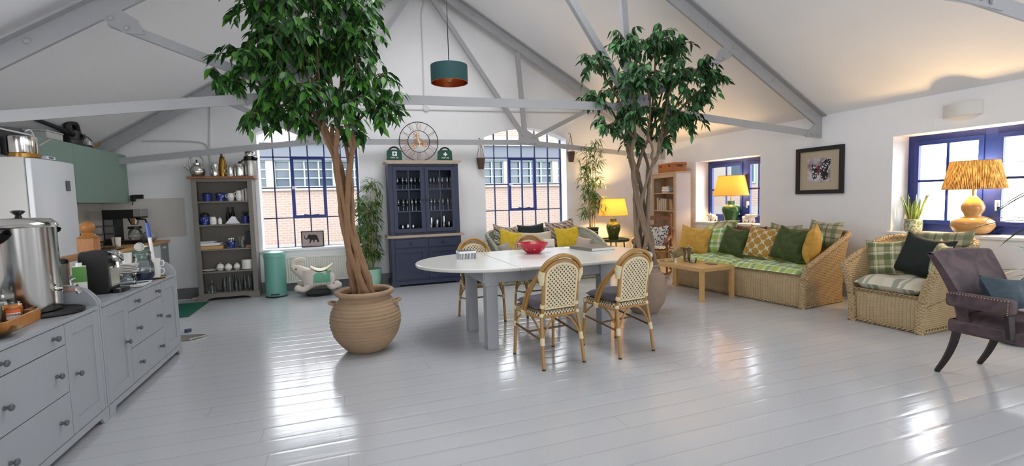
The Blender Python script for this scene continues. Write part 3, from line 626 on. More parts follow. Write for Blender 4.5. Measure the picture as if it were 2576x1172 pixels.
m = MB(); m.box(-.24, .2, -.11, .11, .35, .47); m.box(-.24, -.1, -.11, .11, .05, .35); m.build('body', M_mblk, cm, bevel=.006); MB().box(-.245, .2, -.13, .13, 0, .05).build('base_plate', M_blk, cm, bevel=.004)
MB().box(.12, .21, -.115, .115, .37, .475).build('control_head', pm('grey_plastic', '#8d8b88', .4), cm, bevel=.005); MB().box(-.22, -.12, -.116, -.11, .08, .34).build('water_gauge', pm('gauge_grey', '#6c6e70', .3), cm)
MB().lathe([(.04, .26), (.075, .35), (.07, .35), (0, .26)], 20, c=(.08, 0, 0)).build('filter_basket', M_chrome, cm); MB().tube([(.13, -.06, .34), (.24, -.07, .33), (.26, -.07, .25)], .012, 8).build('handle', M_blk, cm)
jg = MB().lathe([(0, .052), (.07, .052), (.085, .09), (.075, .17), (.05, .2)], 24, c=(.08, 0, 0)).build('jug', M_glassw, cm); MB().lathe([(.05, .2), (.08, .205), (.08, .235), (.0, .24)], 20, c=(.08, 0, 0)).build('jug_lid', M_blk, jg)
cup('beaker', 'white square beaker on the worktop in front of the coffee machine', (-2.74, 7.4, KZ), .05, .12, handle=False)
k = thing('spray_bottle', 'blue bottle with a white label on the worktop', 'bottle', (-2.78, 6.95, KZ)); MB().lathe([(0, 0), (.03, 0), (.03, .12), (.015, .15), (.015, .165), (0, .165)], 16).build('bottle', pm('bottle_blue', '#2a4a7d', .3), k); MB().lathe([(.0305, .05), (.0305, .1)], 16).build('label', M_cream, k); MB().cyl((0, 0, .165), (0, 0, .19), .016).build('cap', M_cream, k)
k = thing('frying_pan', 'grey pan standing on edge behind the newel post', 'pan', (-2.82, 6.7, KZ + .105), rot=(PI / 2, 0, .5)); MB().lathe([(0, 0), (.09, 0), (.11, .04), (.105, .04), (.087, .006), (0, .006)], 28).build('pan', pm('pan_grey', '#55575a', .35, .5), k); MB().tube([(.1, 0, .035), (.2, 0, .06)], .01).build('handle', M_blk, k)
k = thing('dish_rack', 'thin black wire dish rack behind the newel post', 'dish rack', (-2.86, 7.1, KZ)); m = MB()
for z in (.02, .17, .27): m.tube([(p[0], p[1], z) for p in rrect(-.14, .14, -.5, .3, .03)], .004, 6, True)
for yy in (-.4, -.1, .2): m.tube([(.14, yy, 0), (.14, yy, .27)], .004, 6); m.tube([(-.14, yy, 0), (-.14, yy, .27)], .004, 6)
m.build('wire', M_blk, k)
k = thing('serving_spoon', 'pale oval spoon head rising over the dish rack', 'spoon', (-2.84, 6.72, KZ + .2), rot=(0, -.2, .5)); m = MB(); m.ball((0, 0, .15), (.032, .01, .055), 12, 8).cyl((0, 0, 0), (0, 0, .1), .006); m.build('spoon', M_cream, k)
k = thing('gilt_tray', 'oval gilt tray at the front of the worktop', 'tray', (-2.62, 6.85, KZ)); MB().lathe([(0, 0), (.1, 0), (.125, .015), (.12, .018), (.1, .006), (0, .006)], 30, sy=2.6).build('tray', M_gold, k)
k = thing('plastic_bag', 'crumpled clear plastic bag with dark goods at the end of the worktop', 'bag', (-2.66, 8.28, KZ))
m = MB(); m.grid(lambda p, q: (.09 * math.sin(PI * min(q * .97 + .01, 1)) ** .6 * math.cos(2 * PI * p) * (1 + .25 * noise.noise((p * 9, q * 9, 1))), .12 * math.sin(PI * min(q * .97 + .01, 1)) ** .6 * math.sin(2 * PI * p) * (1 + .25 * noise.noise((p * 9, q * 9, 4))), .16 * q + .0), 20, 12, cu=True); m.build('bag', pm('bag_plastic', '#a8aaa6', .25, var=.6, vs=30, bump=1, bs=40), k)
MB().ball((0, .02, .045), (.07, .09, .042), 14, 8).build('contents', pm('dark_goods', '#3d403b', .7), k)
# on top of the fridge and cabinet
mw = thing('microwave', 'white microwave with a black door on top of the fridge', 'microwave', (-2.86, 5.55, 1.9)); MB().box(-.38, 0, 0, .575, 0, .27).build('body', M_white, mw, bevel=.008); MB().box(0, .012, .012, .53, .025, .25).build('door', M_blk, mw, bevel=.004); MB().tube(smoothpath([(.0, .42, .285), (.02, .47, .3), (.025, .52, .2), (.025, .54, .1), (.02, .5, .02)], 5), .007).build('cable', M_white, mw)
k = thing('saucepan', 'steel saucepan with an upright handle on the fridge', 'saucepan', (-2.72, 5.63, 1.935)); MB().lathe([(0, 0), (.1, 0), (.105, .01), (.105, .15), (.109, .154), (.101, .154), (.099, .02), (0, .02)], 32).build('pan', M_chrome, k); MB().beam((.075, .05, .08), (.1, .2, .16), .03, .014).build('handle', M_brush, k)
k = thing('brass_trivet', 'round brass trivet under the saucepan', 'trivet', (-2.72, 5.63, 1.9)); MB().lathe([(0, 0), (.11, 0), (.11, .034), (0, .034)], 30).build('ring', M_gold, k)
k = thing('digital_scale', 'small grey kitchen scale at the fridge edge', 'scale', (-2.66, 5.83, 1.9)); MB().box(-.045, .045, -.075, .075, 0, .03).build('body', M_white, k, bevel=.006); MB().box(.045, .0465, -.04, .04, .008, .025).build('display', M_sbd, k)
CZ = 2.196
k = thing('storage_box', 'clear plastic box on top of the green cabinet', 'box', (-3.06, 6.72, CZ)); m = MB(); m.box(-.1, .1, -.16, .16, 0, .075); m.build('box', pm('frosted', '#b9bab7', .3), k, bevel=.01); MB().box(-.105, .105, -.165, .165, .075, .088).build('lid', pm('frosted_lid', '#c9cac6', .3), k, bevel=.004)
k = thing('serving_platter', 'grey oval platter leaning over the microwave', 'platter', (-3.05, 5.88, 2.176), rot=(.05, 0, 0)); MB().lathe([(0, 0), (.1, 0), (.16, .03), (.155, .035), (.1, .006), (0, .006)], 28, sx=1.2).build('plate', pm('platter', '#8e8e8c', .4), k)
vc = thing('vacuum_cleaner', 'black cylinder vacuum cleaner lying on the green cabinet', 'vacuum cleaner', (-3.05, 7.28, CZ + .004)); m = MB(); m.lathe([(0, 0), (.095, 0), (.1, .02), (.1, .13), (.09, .17), (.05, .19), (0, .19)], 30); m.build('body', pm('vac_black', '#26262a', .4), vc, bevel=.004)
m = MB(); m.box(.08, .125, -.03, .03, .08, .13); m.lathe([(.102, .06), (.104, .065), (.102, .07)], 30); m.build('catch', M_blk, vc)
MB().tube(smoothpath([(.05, -.09, .12), (.05, -.18, .15), (.05, -.21, .2), (.055, -.15, .25), (.06, -.05, .25), (.05, .02, .18)], 5), .034, 12).build('hose', M_mblk, vc); MB().tube([(.04, -.16, .13), (.03, -.42, .16), (.0, -1.05, .215)], [.03, .024, .018], 10).build('wand', M_mblk, vc)
k = thing('steel_teapot', 'small shiny teapot at the end of the green cabinet', 'teapot', (-3.04, 7.62, CZ)); m = MB(); m.lathe([(0, 0), (.05, 0), (.075, .04), (.06, .09), (.0, .1)], 24); m.build('pot', M_chrome, k); MB().tube([(.06, .02, .05), (.11, .05, .06), (.11, .06, .09)], [.016, .012, .01]).build('spout', M_gold, k); MB().tube(smoothpath([(-.05, 0, .08), (0, -.01, .15), (.05, .01, .09)], 4), .006).build('handle', M_blk, k)
# ---------------------------------------------------------------- taupe bookshelf
bs = thing('bookshelf', 'tall taupe bookshelf with a wooden top beside the teal bin', 'bookshelf', (-1.69, 8.22, 0)); m = MB()
m.box(-.4, -.375, .01, .31, 0, 1.83).box(.375, .4, .01, .31, 0, 1.83).box(-.39, .39, .29, .305, .05, 1.83).box(-.4, -.335, 0, .02, 0, 1.83).box(.335, .4, 0, .02, 0, 1.83).box(-.34, .34, 0, .02, 1.785, 1.83); m.build('body', M_taupe, bs, bevel=.003)
m = MB(); m.prism([(-.42, 0), (-.3, 0), (-.27, .025), (-.2, .04), (.2, .04), (.27, .025), (.3, 0), (.42, 0), (.42, .085), (-.42, .085)], -.015, .012, 'y'); m.box(.39, .415, 0, .31, 0, .085).box(-.415, -.39, 0, .31, 0, .085); m.build('plinth', M_taupe, bs, bevel=.003)
for z in (1.493, 1.143, .773, .433, .1): MB().box(-.375, .375, .012, .29, z - .022, z).build('shelf', M_taupe, bs, bevel=.002)
MB().box(-.44, .44, -.035, .315, 1.83, 1.862).build('top', M_top, bs, bevel=.006)
def lat(name, label, cat, loc, parts, rz=0, group=None, n=22):
    o = thing(name, label, cat, loc, rz, group)
    for nm, mat, prof in parts: MB().lathe(prof, n).build(nm, mat, o)
    return o
BT = 1.863
k = thing('kettle', 'round steel kettle with a hoop handle on the bookshelf top', 'kettle', (-2.02, 8.32, BT), 15); MB().lathe([(0, 0), (.075, 0), (.105, .05), (.108, .09), (.085, .15), (.045, .18), (0, .185)], 28).build('body', M_chrome, k); MB().lathe([(.05, .178), (.052, .2), (.03, .215), (0, .217)], 20).build('lid', M_chrome, k); MB().ball((0, 0, .235), (.012, .012, .02), 10, 6).build('lid_knob', M_blk, k)
MB().tube([(.09 * math.cos(a), 0, .2 + .125 * math.sin(a)) for a in [PI * i / 14 for i in range(-2, 17)]], .011, 10).build('handle', M_brush, k); MB().tube([(-.09, 0, .1), (-.14, 0, .15), (-.155, 0, .17)], [.022, .014, .012], 12).build('spout', M_chrome, k)
lat('cocktail_shaker', 'plain steel cocktail shaker beside the kettle', 'shaker', (-1.79, 8.3, BT), [('body', M_chrome, [(0, 0), (.045, 0), (.05, .03), (.05, .15), (.035, .19), (0, .195)])])
lat('bronze_bottle', 'tall bronze bottle behind the steel shaker', 'bottle', (-1.7, 8.4, BT), [('body', M_gold, [(0, 0), (.05, 0), (.055, .15), (.045, .25), (.03, .31), (0, .315)]), ('cap', M_chrome, [(.031, .31), (.028, .345), (0, .347)])])
k = lat('milk_jug', 'small steel milk jug in front of the bronze bottle', 'jug', (-1.58, 8.3, BT), [('body', M_chrome, [(0, 0), (.045, 0), (.045, .02), (.04, .13), (.045, .145), (.04, .145), (.036, .02), (0, .015)])]); MB().tube([(-.042, 0, .12), (-.08, 0, .1), (-.075, 0, .05), (-.045, 0, .035)], .006).build('handle', M_chrome, k)
k = lat('teapot', 'steel and glass teapot with a dark wooden handle', 'teapot', (-1.46, 8.31, BT), [('body', M_chrome, [(0, 0), (.068, 0), (.072, .02), (.07, .15), (.075, .155)]), ('lid', M_chrome, [(.075, .155), (.06, .19), (.02, .205), (0, .206)]), ('lid_knob', M_blk, [(0, .205), (.008, .21), (.013, .225), (0, .235)])]); MB().tube(smoothpath([(.07, 0, .14), (.12, 0, .16), (.135, 0, .1), (.11, 0, .03), (.07, 0, .02)], 4), .012).build('handle', M_top, k)
k = lat('airpot', 'tall brushed steel airpot with a black pump top', 'flask', (-1.31, 8.33, BT), [('body', M_brush, [(0, 0), (.082, 0), (.085, .01), (.08, .24), (0, .24)]), ('pump_head', M_blk, [(.082, .24), (.085, .25), (.088, .3), (.07, .31), (0, .31)]), ('collar', M_chrome, [(.07, .31), (.075, .34), (.07, .36), (0, .362)]), ('button', M_blk, [(.071, .36), (.06, .378), (0, .38)])]); MB().beam((.05, -.06, .29), (.1, -.11, .26), .05, .05).build('pump_spout', M_blk, k); MB().tube(smoothpath([(-.085, -.02, .26), (-.13, -.05, .2), (-.1, -.05, .17)], 4), .012).build('handle', M_blk, k)
Z1, Z2, Z3, Z4, Z5 = 1.494, 1.144, .774, .434, .101
for nm, lb, x, mt in (('blue_pot', 'plain cobalt pot at the left of the top shelf', -1.915, M_bluech), ('blue_pot', 'patterned blue and white pot beside the white cream jugs', -1.74, M_bwch)):
    lat(nm, lb, 'pot', (x, 8.33, Z1), [('body', mt, [(0, 0), (.055, 0), (.065, .11), (.066, .115), (.058, .112), (.05, .01), (0, .01)]), ('lid', M_blk, [(.06, .112), (.05, .125), (0, .13)])])
for x, lb in ((-1.605, 'white cream jug next to the patterned blue pot'), (-1.49, 'taller white cream jug next to the upright books')):
    h = .12 if x < -1.55 else .155; k = lat('cream_jug', lb, 'jug', (x, 8.32, Z1), [('body', M_cream, [(0, 0), (.035, 0), (.052, h * .45), (.035, h * .85), (.042, h), (.036, h), (.03, h * .8), (0, .01)])]); MB().tube(smoothpath([(-.04, 0, h * .85), (-.07, 0, h * .7), (-.05, 0, h * .4)], 4), .006).build('handle', M_cream, k)
def book(name, label, loc, w, d, h, mat, rz=0, group=None, cat='book', pages=None, flat=False):
    o = thing(name, label, cat, loc, rz, group); m = MB()
    if flat: m.box(-w / 2, w / 2, -d / 2, d / 2, 0, .004).box(-w / 2, w / 2, -d / 2, d / 2, h - .004, h).box(-w / 2, -w / 2 + .004, -d / 2, d / 2, 0, h); p = MB().box(-w / 2 + .003, w / 2 - .005, -d / 2 + .005, d / 2 - .005, .003, h - .003)
    else: m.box(-w / 2, -w / 2 + .003, -d / 2, d / 2, 0, h).box(w / 2 - .003, w / 2, -d / 2, d / 2, 0, h).box(-w / 2, w / 2, -d / 2, -d / 2 + .004, 0, h); p = MB().box(-w / 2 + .002, w / 2 - .002, -d / 2 + .003, d / 2 - .004, .004, h - .005)
    m.build('cover', mat, o, smooth=0); p.build('pages', pages or M_cream, o, smooth=0); return o
M_bkw = pm('book_white', '#c8c4bb', .6)
for i, (x, h) in enumerate(((-1.43, .17), (-1.39, .185), (-1.36, .18))): book('upright_book', ('thin white book leaning by the cream jug', 'middle white book at the end of the top shelf', 'white book against the right side of the top shelf')[i], (x, 8.34, Z1), .024, .12, h, M_bkw)
k = lat('china_bowl', 'blue and white china bowl with dark packets inside', 'bowl', (-1.97, 8.33, Z2), [('body', M_bwch, [(0, 0), (.06, 0), (.08, .12), (.074, .12), (.055, .01), (0, .01)]), ('contents', M_mblk, [(.07, .11), (.06, .15), (.03, .18), (0, .185)])])
lat('glass_jar', 'squat white lidded jar beside the china bowl', 'jar', (-1.855, 8.3, Z2), [('body', M_cream, [(0, 0), (.045, 0), (.047, .08), (.035, .1)]), ('lid', M_white, [(.036, .098), (.036, .115), (0, .117)])])
lat('glass_jar', 'small slim jar with a white label in front of the bottles', 'jar', (-1.765, 8.3, Z2), [('body', M_cream, [(0, 0), (.027, 0), (.028, .07), (.02, .085)]), ('lid', M_brush, [(.022, .083), (.022, .1), (0, .1)])])
for x, lb in ((-1.675, 'dark oil bottle left of its twin on the second shelf'), (-1.61, 'dark oil bottle right of its twin on the second shelf')): lat('oil_bottle', lb, 'bottle', (x, 8.42, Z2), [('body', pm('dark_oil', '#1d1712', .15), [(0, 0), (.03, 0), (.03, .14), (.013, .19), (.013, .235), (0, .235)]), ('cap', M_blk, [(.015, .225), (.015, .255), (0, .256)])])
k = thing('napkin_pile', 'fanned pile of white napkins on the second shelf', 'napkins', (-1.595, 8.3, Z2)); m = MB()
for i in range(3): m.T = RT((.0, .02 * i, 0), (0, 0, 8 * i)); m.prism([(-.1 + .012 * i, .002 + .004 * i), (.1 - .012 * i, .002 + .004 * i), (.03, .09 + .008 * i), (-.02, .1 + .006 * i)], -.02, .02, 'y')
m.build('paper', M_white, k)
k = lat('cobalt_planter', 'cobalt pot with dark leaves at the right of the second shelf', 'pot', (-1.425, 8.33, Z2), [('pot', M_bluech, [(0, 0), (.045, 0), (.055, .115), (.05, .115), (.04, .02), (0, .02)])]); m = MB()
for i in range(14):
    a = i * 2.4; m.T = RT((.02 * math.cos(a), .02 * math.sin(a), .11), (25 * math.cos(a), 25 * math.sin(a), a * 57)); m.grid(lambda p, q: ((p - .5) * .02 * math.sin(PI * (q * .9 + .1)), 0, q * (.07 + .006 * (i % 5))), 2, 4)
m.build('leaves', pm('dark_leaf', '#1e2f22', .5), k)
book('document_tray', 'dark letter tray with white papers on the third shelf', (-1.92, 8.34, Z3 + .052), .3, .22, .05, pm('tray_dark', '#3d4348', .5), flat=True, cat='tray')
k = thing('paper_sheaf', 'white papers lying on the dark letter tray', 'papers', (-1.96, 8.33, Z3 + .103)); MB().box(-.11, .11, -.09, .09, 0, .014).build('sheets', M_white, k)
k = thing('wooden_box', 'flat pale wooden box under the letter tray', 'box', (-1.905, 8.33, Z3)); MB().box(-.165, .165, -.1, .11, 0, .05).build('box', M_pine, k, bevel=.003)
k = lat('spoon_bowl', 'blue and white bowl of spoons on the third shelf', 'bowl', (-1.645, 8.32, Z3), [('body', M_bwch, [(0, 0), (.05, 0), (.065, .1), (.06, .1), (.045, .01), (0, .01)])])
for i, x in enumerate((-.025, .005, .03)): m = MB(); m.tube([(x * .5, 0, .02), (x, .01, .12)], .004, 6); m.ball((x, .01, .135), (.014, .006, .022), 8, 6); m.build('spoon', M_chrome, k)
k = lat('cutlery_glass', 'glass of upright knives on the third shelf', 'glass', (-1.5, 8.32, Z3), [('glass_body', M_glassw, [(0, .002), (.04, .002), (.048, .12)])])
for i in range(4): m = MB().beam((-.02 + .014 * i, .005 * i, .005), (-.03 + .022 * i, .006 * i, .17), .008, .003); m.build('knife', M_brush, k)
k = thing('dark_box', 'tall black box in the corner of the third shelf', 'box', (-1.4, 8.4, Z3)); MB().box(-.04, .04, -.05, .05, .03, .24).build('box', M_mblk, k, bevel=.003); MB().box(-.045, .045, -.06, .06, 0, .03).build('base', M_pine, k)
lat('dinner_plate', 'white plate lying at the left of the fourth shelf', 'plate', (-1.95, 8.32, Z4), [('plate', M_cream, [(0, 0), (.06, 0), (.1, .02), (.102, .024), (.06, .008), (0, .008)])])
for i, (x, s, lb) in enumerate(((-1.81, 1, 'white lidded sugar pot next to the plate'), (-1.695, .95, 'white teapot between two white pots'), (-1.585, .9, 'round white pot next to the stack of plates'))):
    k = lat('white_pot', lb, 'pot', (x, 8.3 + .04 * (i != 1), Z4), [('body', M_cream, [(0, 0), (.035 * s, 0), (.056 * s, .04 * s), (.045 * s, .085 * s), (.0, .09 * s)]), ('lid', M_cream, [(.04 * s, .087 * s), (.03 * s, .1 * s), (0, .103 * s)])]); MB().ball((0, 0, .11 * s), .01, 8, 6).build('lid_knob', M_cream, k)
lat('side_plate', 'white plate under the tall white dish', 'plate', (-1.435, 8.32, Z4), [('plate', M_cream, [(0, 0), (.07, 0), (.1, .012), (.1, .016), (.07, .005), (0, .005)])])
lat('serving_dish', 'tall straight sided white dish on the fourth shelf', 'dish', (-1.435, 8.32, Z4 + .0055), [('dish', M_cream, [(0, 0), (.078, 0), (.082, .01), (.082, .14), (.076, .14), (.07, .02), (0, .02)])])
GB = [(-1.93, .06, .2, .025, 'wide glass carafe at the left of the bottom shelf'), (-1.77, .04, .21, .03, 'tapered glass jug second from the left on the bottom shelf'), (-1.69, .045, .24, .045, 'tall glass vase behind the tapered jug'), (-1.615, .035, .26, .014, 'clear glass bottle with a thin neck in the middle of the bottom shelf'), (-1.555, .03, .19, .014, 'short clear bottle beside the thin necked bottle'), (-1.49, .034, .27, .013, 'swing top glass bottle on the bottom shelf'), (-1.43, .03, .25, .03, 'slim glass cylinder near the right of the bottom shelf'), (-1.37, .03, .24, .028, 'glass cylinder against the right side of the bottom shelf')]
for i, (x, r, h, nk, lb) in enumerate(GB): lat('glass_bottle', lb, 'bottle', (x, 8.3 + .05 * (i % 2), Z5), [('glass_body', M_glassw, [(0, .003), (r, .003), (r, h * .55), (nk, h * .75), (nk * 1.05, h), (nk * .9, h)])])
# green mat, doorstop, bin, elephant
t_ = tag(MB().box(-.22, .22, -.5, .5, 0, .008).build('door_mat', pm('mat_green', '#0f5c47', .9, bump=.6, bs=150), None, (-2.16, 7.62, .001)), 'dark green mat on the floor in front of the bookshelf', 'mat')
k = thing('metal_tray', 'pointed metal dustpan tray on the floor behind the sideboard', 'tray', (-1.64, 5.93, .001), -4); MB().prism([(-.2, -.1), (.06, -.1), (.17, 0), (.18, .04), (.05, .09), (-.2, .09)], .0, .02, 'z').build('tray', M_brush, k, bevel=.004)
k = thing('castor', 'small dark blue castor lying behind the metal tray', 'castor', (-1.72, 6.25, .001)); MB().lathe([(0, 0), (.035, 0), (.035, .03), (0, .03)], 16).build('wheel', pm('castor_blue', '#3c4560', .4), k)
k = thing('extension_lead', 'white plug lead lying by the skirting left of the bookshelf', 'cable', (-2.25, 8.44, .0)); MB().tube(smoothpath([(-.2, 0, .008), (-.05, .02, .008), (.02, 0, .01)], 4), .006).build('cable', M_white, k); MB().box(.02, .15, -.025, .025, 0, .03).build('plug', M_cream, k, bevel=.005)
b = thing('pedal_bin', 'round teal pedal bin between bookshelf and elephant', 'bin', (-1.03, 8.13, 0)); M_teal = pm('teal_enamel', '#6aa596', .35)
MB().lathe([(0, .015), (.148, .015), (.15, .03), (.15, .6), (0, .6)], 36).build('body', M_teal, b); MB().lathe([(.153, .6), (.156, .62), (.156, .65), (.14, .685), (.08, .705), (0, .71)], 36).build('lid', M_teal, b); MB().lathe([(0, 0), (.155, 0), (.158, .012), (.15, .02), (0, .02)], 36).build('base_ring', M_blk, b); MB().box(-.04, .04, -.18, -.14, .012, .022).box(-.06, .06, -.153, -.147, .04, .06).build('pedal', M_blk, b)
# radiator
rd = thing('radiator', 'white panel radiator under the window behind the elephant', 'radiator', (-.4, 8.44, 0)); M_rad = pm('radiator_white', '#d9d8cf', .4)
def radiator(par, x0, x1, z0, z1):
    m = MB(); n = int((x1 - x0) / .034); pr = []
    for i in range(n):
        x = x0 + (x1 - x0) * i / n; d = (x1 - x0) / n; pr += [(x, .0), (x + d * .3, -.008), (x + d * .6, -.008), (x + d * .85, 0)]
    pr += [(x1, 0), (x1, .05), (x0, .05)]; m.prism(pr, z0 + .03, z1 - .03, 'z'); m.build('panel', M_rad, par); MB().box(x0, x1, -.012, .055, z1 - .03, z1).build('top_grille', M_rad, par, bevel=.004); MB().box(x0, x1, -.006, .05, z0, z0 + .03).build('bottom_edge', M_rad, par, bevel=.004)
radiator(rd, -.52, .53, .14, .57)
# elephant rocker: one skinned body
def skin(name, mat, par, chains, sub=2, smooth_=60):
    vs = []; es = []; rs = []; ids = {}
    for ch in chains:
        prev = None
        for p in ch:
            key = p[0]
            if key not in ids: ids[key] = len(vs); vs.append(p[1]); rs.append(p[2])
            if prev is not None: es.append((prev, ids[key]))
            prev = ids[key]
    me = bpy.data.meshes.new(name); me.from_pydata(vs, es, []); o = bpy.data.objects.new(name, me); COL.objects.link(o); o.parent = par; me.materials.append(mat)
    md = o.modifiers.new('Skin', 'SKIN'); md.use_smooth_shade = True; md.branch_smoothing = .6
    for i, r in enumerate(rs):
        d = me.skin_vertices[0].data[i]; d.radius = r if isinstance(r, tuple) else (r, r); d.use_root = i == 0
    s = o.modifiers.new('Sub', 'SUBSURF'); s.levels = sub; s.render_levels = sub; return o
el = thing('elephant_rocker', 'cream carved elephant with a green saddle cloth by the radiator', 'ornament', (-.41, 7.93, 0)); M_el = pm('carved_cream', '#cfc6ba', .6, var=.2, vs=14, bump=.3, bs=40)
B = ('b0', (.0, 0, .25), (.15, .13)); 
skin('body', M_el, el, [[B, ('b1', (.16, 0, .27), (.14, .15)), ('b2', (.27, 0, .26), (.1, .12))], [B, ('n', (-.12, 0, .29), (.13, .13)), ('h', (-.21, 0, .37), (.115, .115)), ('h2', (-.28, 0, .41), (.09, .09)), ('t1', (-.35, 0, .45), (.06, .06)), ('t2', (-.355, 0, .52), (.05, .05)), ('t3', (-.3, 0, .56), (.042, .042)), ('t4', (-.23, 0, .57), (.036, .04)), ('t5', (-.16, 0, .555), (.03, .04))],
    [('n', (-.12, 0, .29), .1), ('f1', (-.15, -.1, .16), (.065, .065)), ('f2', (-.2, -.11, .1), (.06, .06)), ('f3', (-.27, -.11, .13), (.055, .055)), ('f4', (-.335, -.11, .17), (.06, .06))],
    [('n', (-.12, 0, .29), .1), ('g1', (-.15, .1, .18), (.065, .065)), ('g2', (-.22, .11, .17), (.06, .06)), ('g3', (-.32, .11, .21), (.05, .05))],
    [('b1', (.16, 0, .27), .1), ('k1', (.16, -.1, .15), (.07, .07)), ('k2', (.2, -.11, .11), (.06, .06)), ('k3', (.28, -.11, .14), (.05, .05)), ('k4', (.34, -.11, .18), (.05, .05))],
    [('b1', (.16, 0, .27), .1), ('l1', (.18, .1, .15), (.07, .07)), ('l2', (.24, .11, .12), (.06, .06)), ('l3', (.32, .11, .16), (.05, .05))]])
for s in (-1, 1): m = MB(); m.T = RT((-.15, s * .12, .37), (0, 0, s * 12)); m.grid(lambda p, q: ((p - .35) * .17 * (.7 + .3 * q), s * (.012 + .02 * math.sin(3 * p)), -.15 + q * .19 - .05 * (2 * p - 1) ** 2 * (1 - q)), 8, 8); m.build('ear', M_el, el)
m = MB(); m.ball((-.3, -.082, .435), .013, 10, 6); m.ball((-.3, .082, .435), .013, 10, 6); m.build('eye', M_blk, el)
m = MB(); m.grid(lambda p, q: (-.06 + .24 * p, .14 * math.sin((q - .5) * PI * 1.12) * 1.1, .235 + .165 * math.cos((q - .5) * PI * 1.12)), 10, 20, (.24, .6)); m.build('saddle_cloth', pm('saddle_green', '#5f9f83', .7, bump=.5, bs=40), el)
fr = MB()
for s in (-1, 1):
    for i in range(11): fr.ball((-.05 + .022 * i, s * .152, .195), (.008, .006, .018), 6, 5)
fr.build('fringe', M_el, el)
m = MB(); m.grid(lambda p, q: (-.1 + .32 * p, .1 * (q - .5) * 2 * math.sin(PI * (.15 + .7 * p)), .40 + .07 * (2 * p - 1) ** 2 + .03 * p - .03 * (2 * q - 1) ** 2), 14, 8); m.grid(lambda p, q: (-.1 + .32 * p, -.1 * (q - .5) * 2 * math.sin(PI * (.15 + .7 * p)), .375 + .07 * (2 * p - 1) ** 2 + .03 * p - .05 * (2 * q - 1) ** 2), 14, 8); m.build('saddle', pm('saddle_cream', '#dcd3b8', .5), el)
m = MB()
for s in (-.13, .13): m.grid(lambda p, q: (-.3 + .6 * p, s + (q - .5) * .05, .004 + .09 * (2 * p - 1) ** 2), 20, 1); m.grid(lambda p, q: (-.3 + .6 * p, s - (q - .5) * .05, .03 + .09 * (2 * p - 1) ** 2), 20, 1)
m.box(-.18, .18, -.13, .13, .035, .09); m.build('rocker_base', M_mblk, el)
# elephant picture on the sill
ep = thing('elephant_picture', 'small framed print of a dark elephant on the window sill', 'picture', (-.5, 8.66, SILL + .004), rot=(-.06, 0, 0)); w, h = .355, .27; m = MB()
for a in ((-w / 2, w / 2, 0, .014), (-w / 2, w / 2, h - .014, h), (-w / 2, -w / 2 + .014, 0, h), (w / 2 - .014, w / 2, 0, h)): m.box(a[0], a[1], -.012, .012, a[2], a[3])
m.build('picture_frame', M_mblk, ep, bevel=.002); MB().box(-w / 2 + .01, w / 2 - .01, -.004, .01, .01, h - .01).build('print', pm('print_taupe', '#a89893', .7, var=.2, vs=8), ep, smooth=0)
sil = [(-.13, .17), (-.12, .2), (-.128, .205), (-.115, .15), (-.085, .15), (-.075, .19), (-.05, .215), (-.02, .2), (.03, .208), (.07, .19), (.085, .14), (.105, .085), (.075, .075), (.06, .115), (.03, .12), (.025, .08), (.005, .08), (.01, .12), (-.02, .11), (-.035, .07), (-.06, .07), (-.045, .12), (-.06, .14), (-.09, .125), (-.125, .14)]
MB().prism(sil, -.0065, -.0035, 'y').build('elephant_figure', pm('print_dark', '#2d2528', .8), ep, smooth=0)
# ---------------------------------------------------------------- plants
def leaf_mat(name, a, b, c_, rough=.45):
    t = NT(name); uv = t.uv(); x, y, _ = t.xyz(uv)
    f = t.math('FRACT', t.math('MULTIPLY', t.math('FLOOR', x), .6180339))
    col = t.ramp(f, [(.1, a), (.55, b), (.95, c_)])
    vein = t.math('LESS_THAN', t.math('ABSOLUTE', t.math('SUBTRACT', t.math('FRACT', x), .5)), .03)
    col = t.mix(t.math('MULTIPLY', vein, .35), col, rgb('#9fb96a'))
    b_ = t.bsdf(col, rough, 0, None, .4); tl = t.n('BsdfTranslucent'); t.link(col, tl.inputs[0]); mx = t.n('MixShader'); mx.inputs[0].default_value = .22
    t.link(b_.outputs[0], mx.inputs[1]); t.link(tl.outputs[0], mx.inputs[2]); t.link(mx.outputs[0], t.out.inputs[0]); return t.mat
M_fic = leaf_mat('ficus_leaf', '#17321a', '#2c5f26', '#5c9a38'); M_fic2 = leaf_mat('ficus_leaf_dull', '#1d3823', '#316036', '#579455'); M_bam = leaf_mat('bamboo_leaf', '#24491f', '#43702a', '#6d8e3c')
M_bark = pm('ficus_bark', '#8b6a4d', .8, var=.45, vs=30, bump=.6, bs=40, stretch=(1, 1, .25)); M_bark2 = pm('ficus_bark_grey', '#7f6c58', .8, var=.4, vs=30, bump=.6, bs=40, stretch=(1, 1, .25)); M_twig = pm('twig', '#5d4a35', .8); M_cane = pm('bamboo_cane', '#a08a56', .6, var=.3, vs=10)
M_soil = pm('soil', '#3f342b', .95, bump=1, bs=30)
def leaf(m, p, d, nrm, L, W, k, droop=.25, rows=4):
    d = d.normalized(); s = d.cross(nrm)
    s = s.normalized() if s.length > 1e-4 else d.orthogonal().normalized(); n = s.cross(d); vs = []
    for i in range(rows + 1):
        t_ = i / rows; w = W * .5 * math.sin(PI * (t_ ** .8) * .98 + .02) * (1 - .2 * t_); c = p + d * (L * t_) + V(0, 0, -droop * L * t_ * t_)
        vs += [c - s * w + n * w * .35, c, c + s * w + n * w * .35]
    fs = []; uv = []
    for i in range(rows):
        for j in range(2):
            a = i * 3 + j; fs.append((a, a + 1, a + 4, a + 3)); u0, u1 = k + j * .5, k + j * .5 + .499; uv.append(((u0 + .001, i), (u1, i), (u1, i + 1), (u0 + .001, i + 1)))
    m.add(vs, fs, uv)
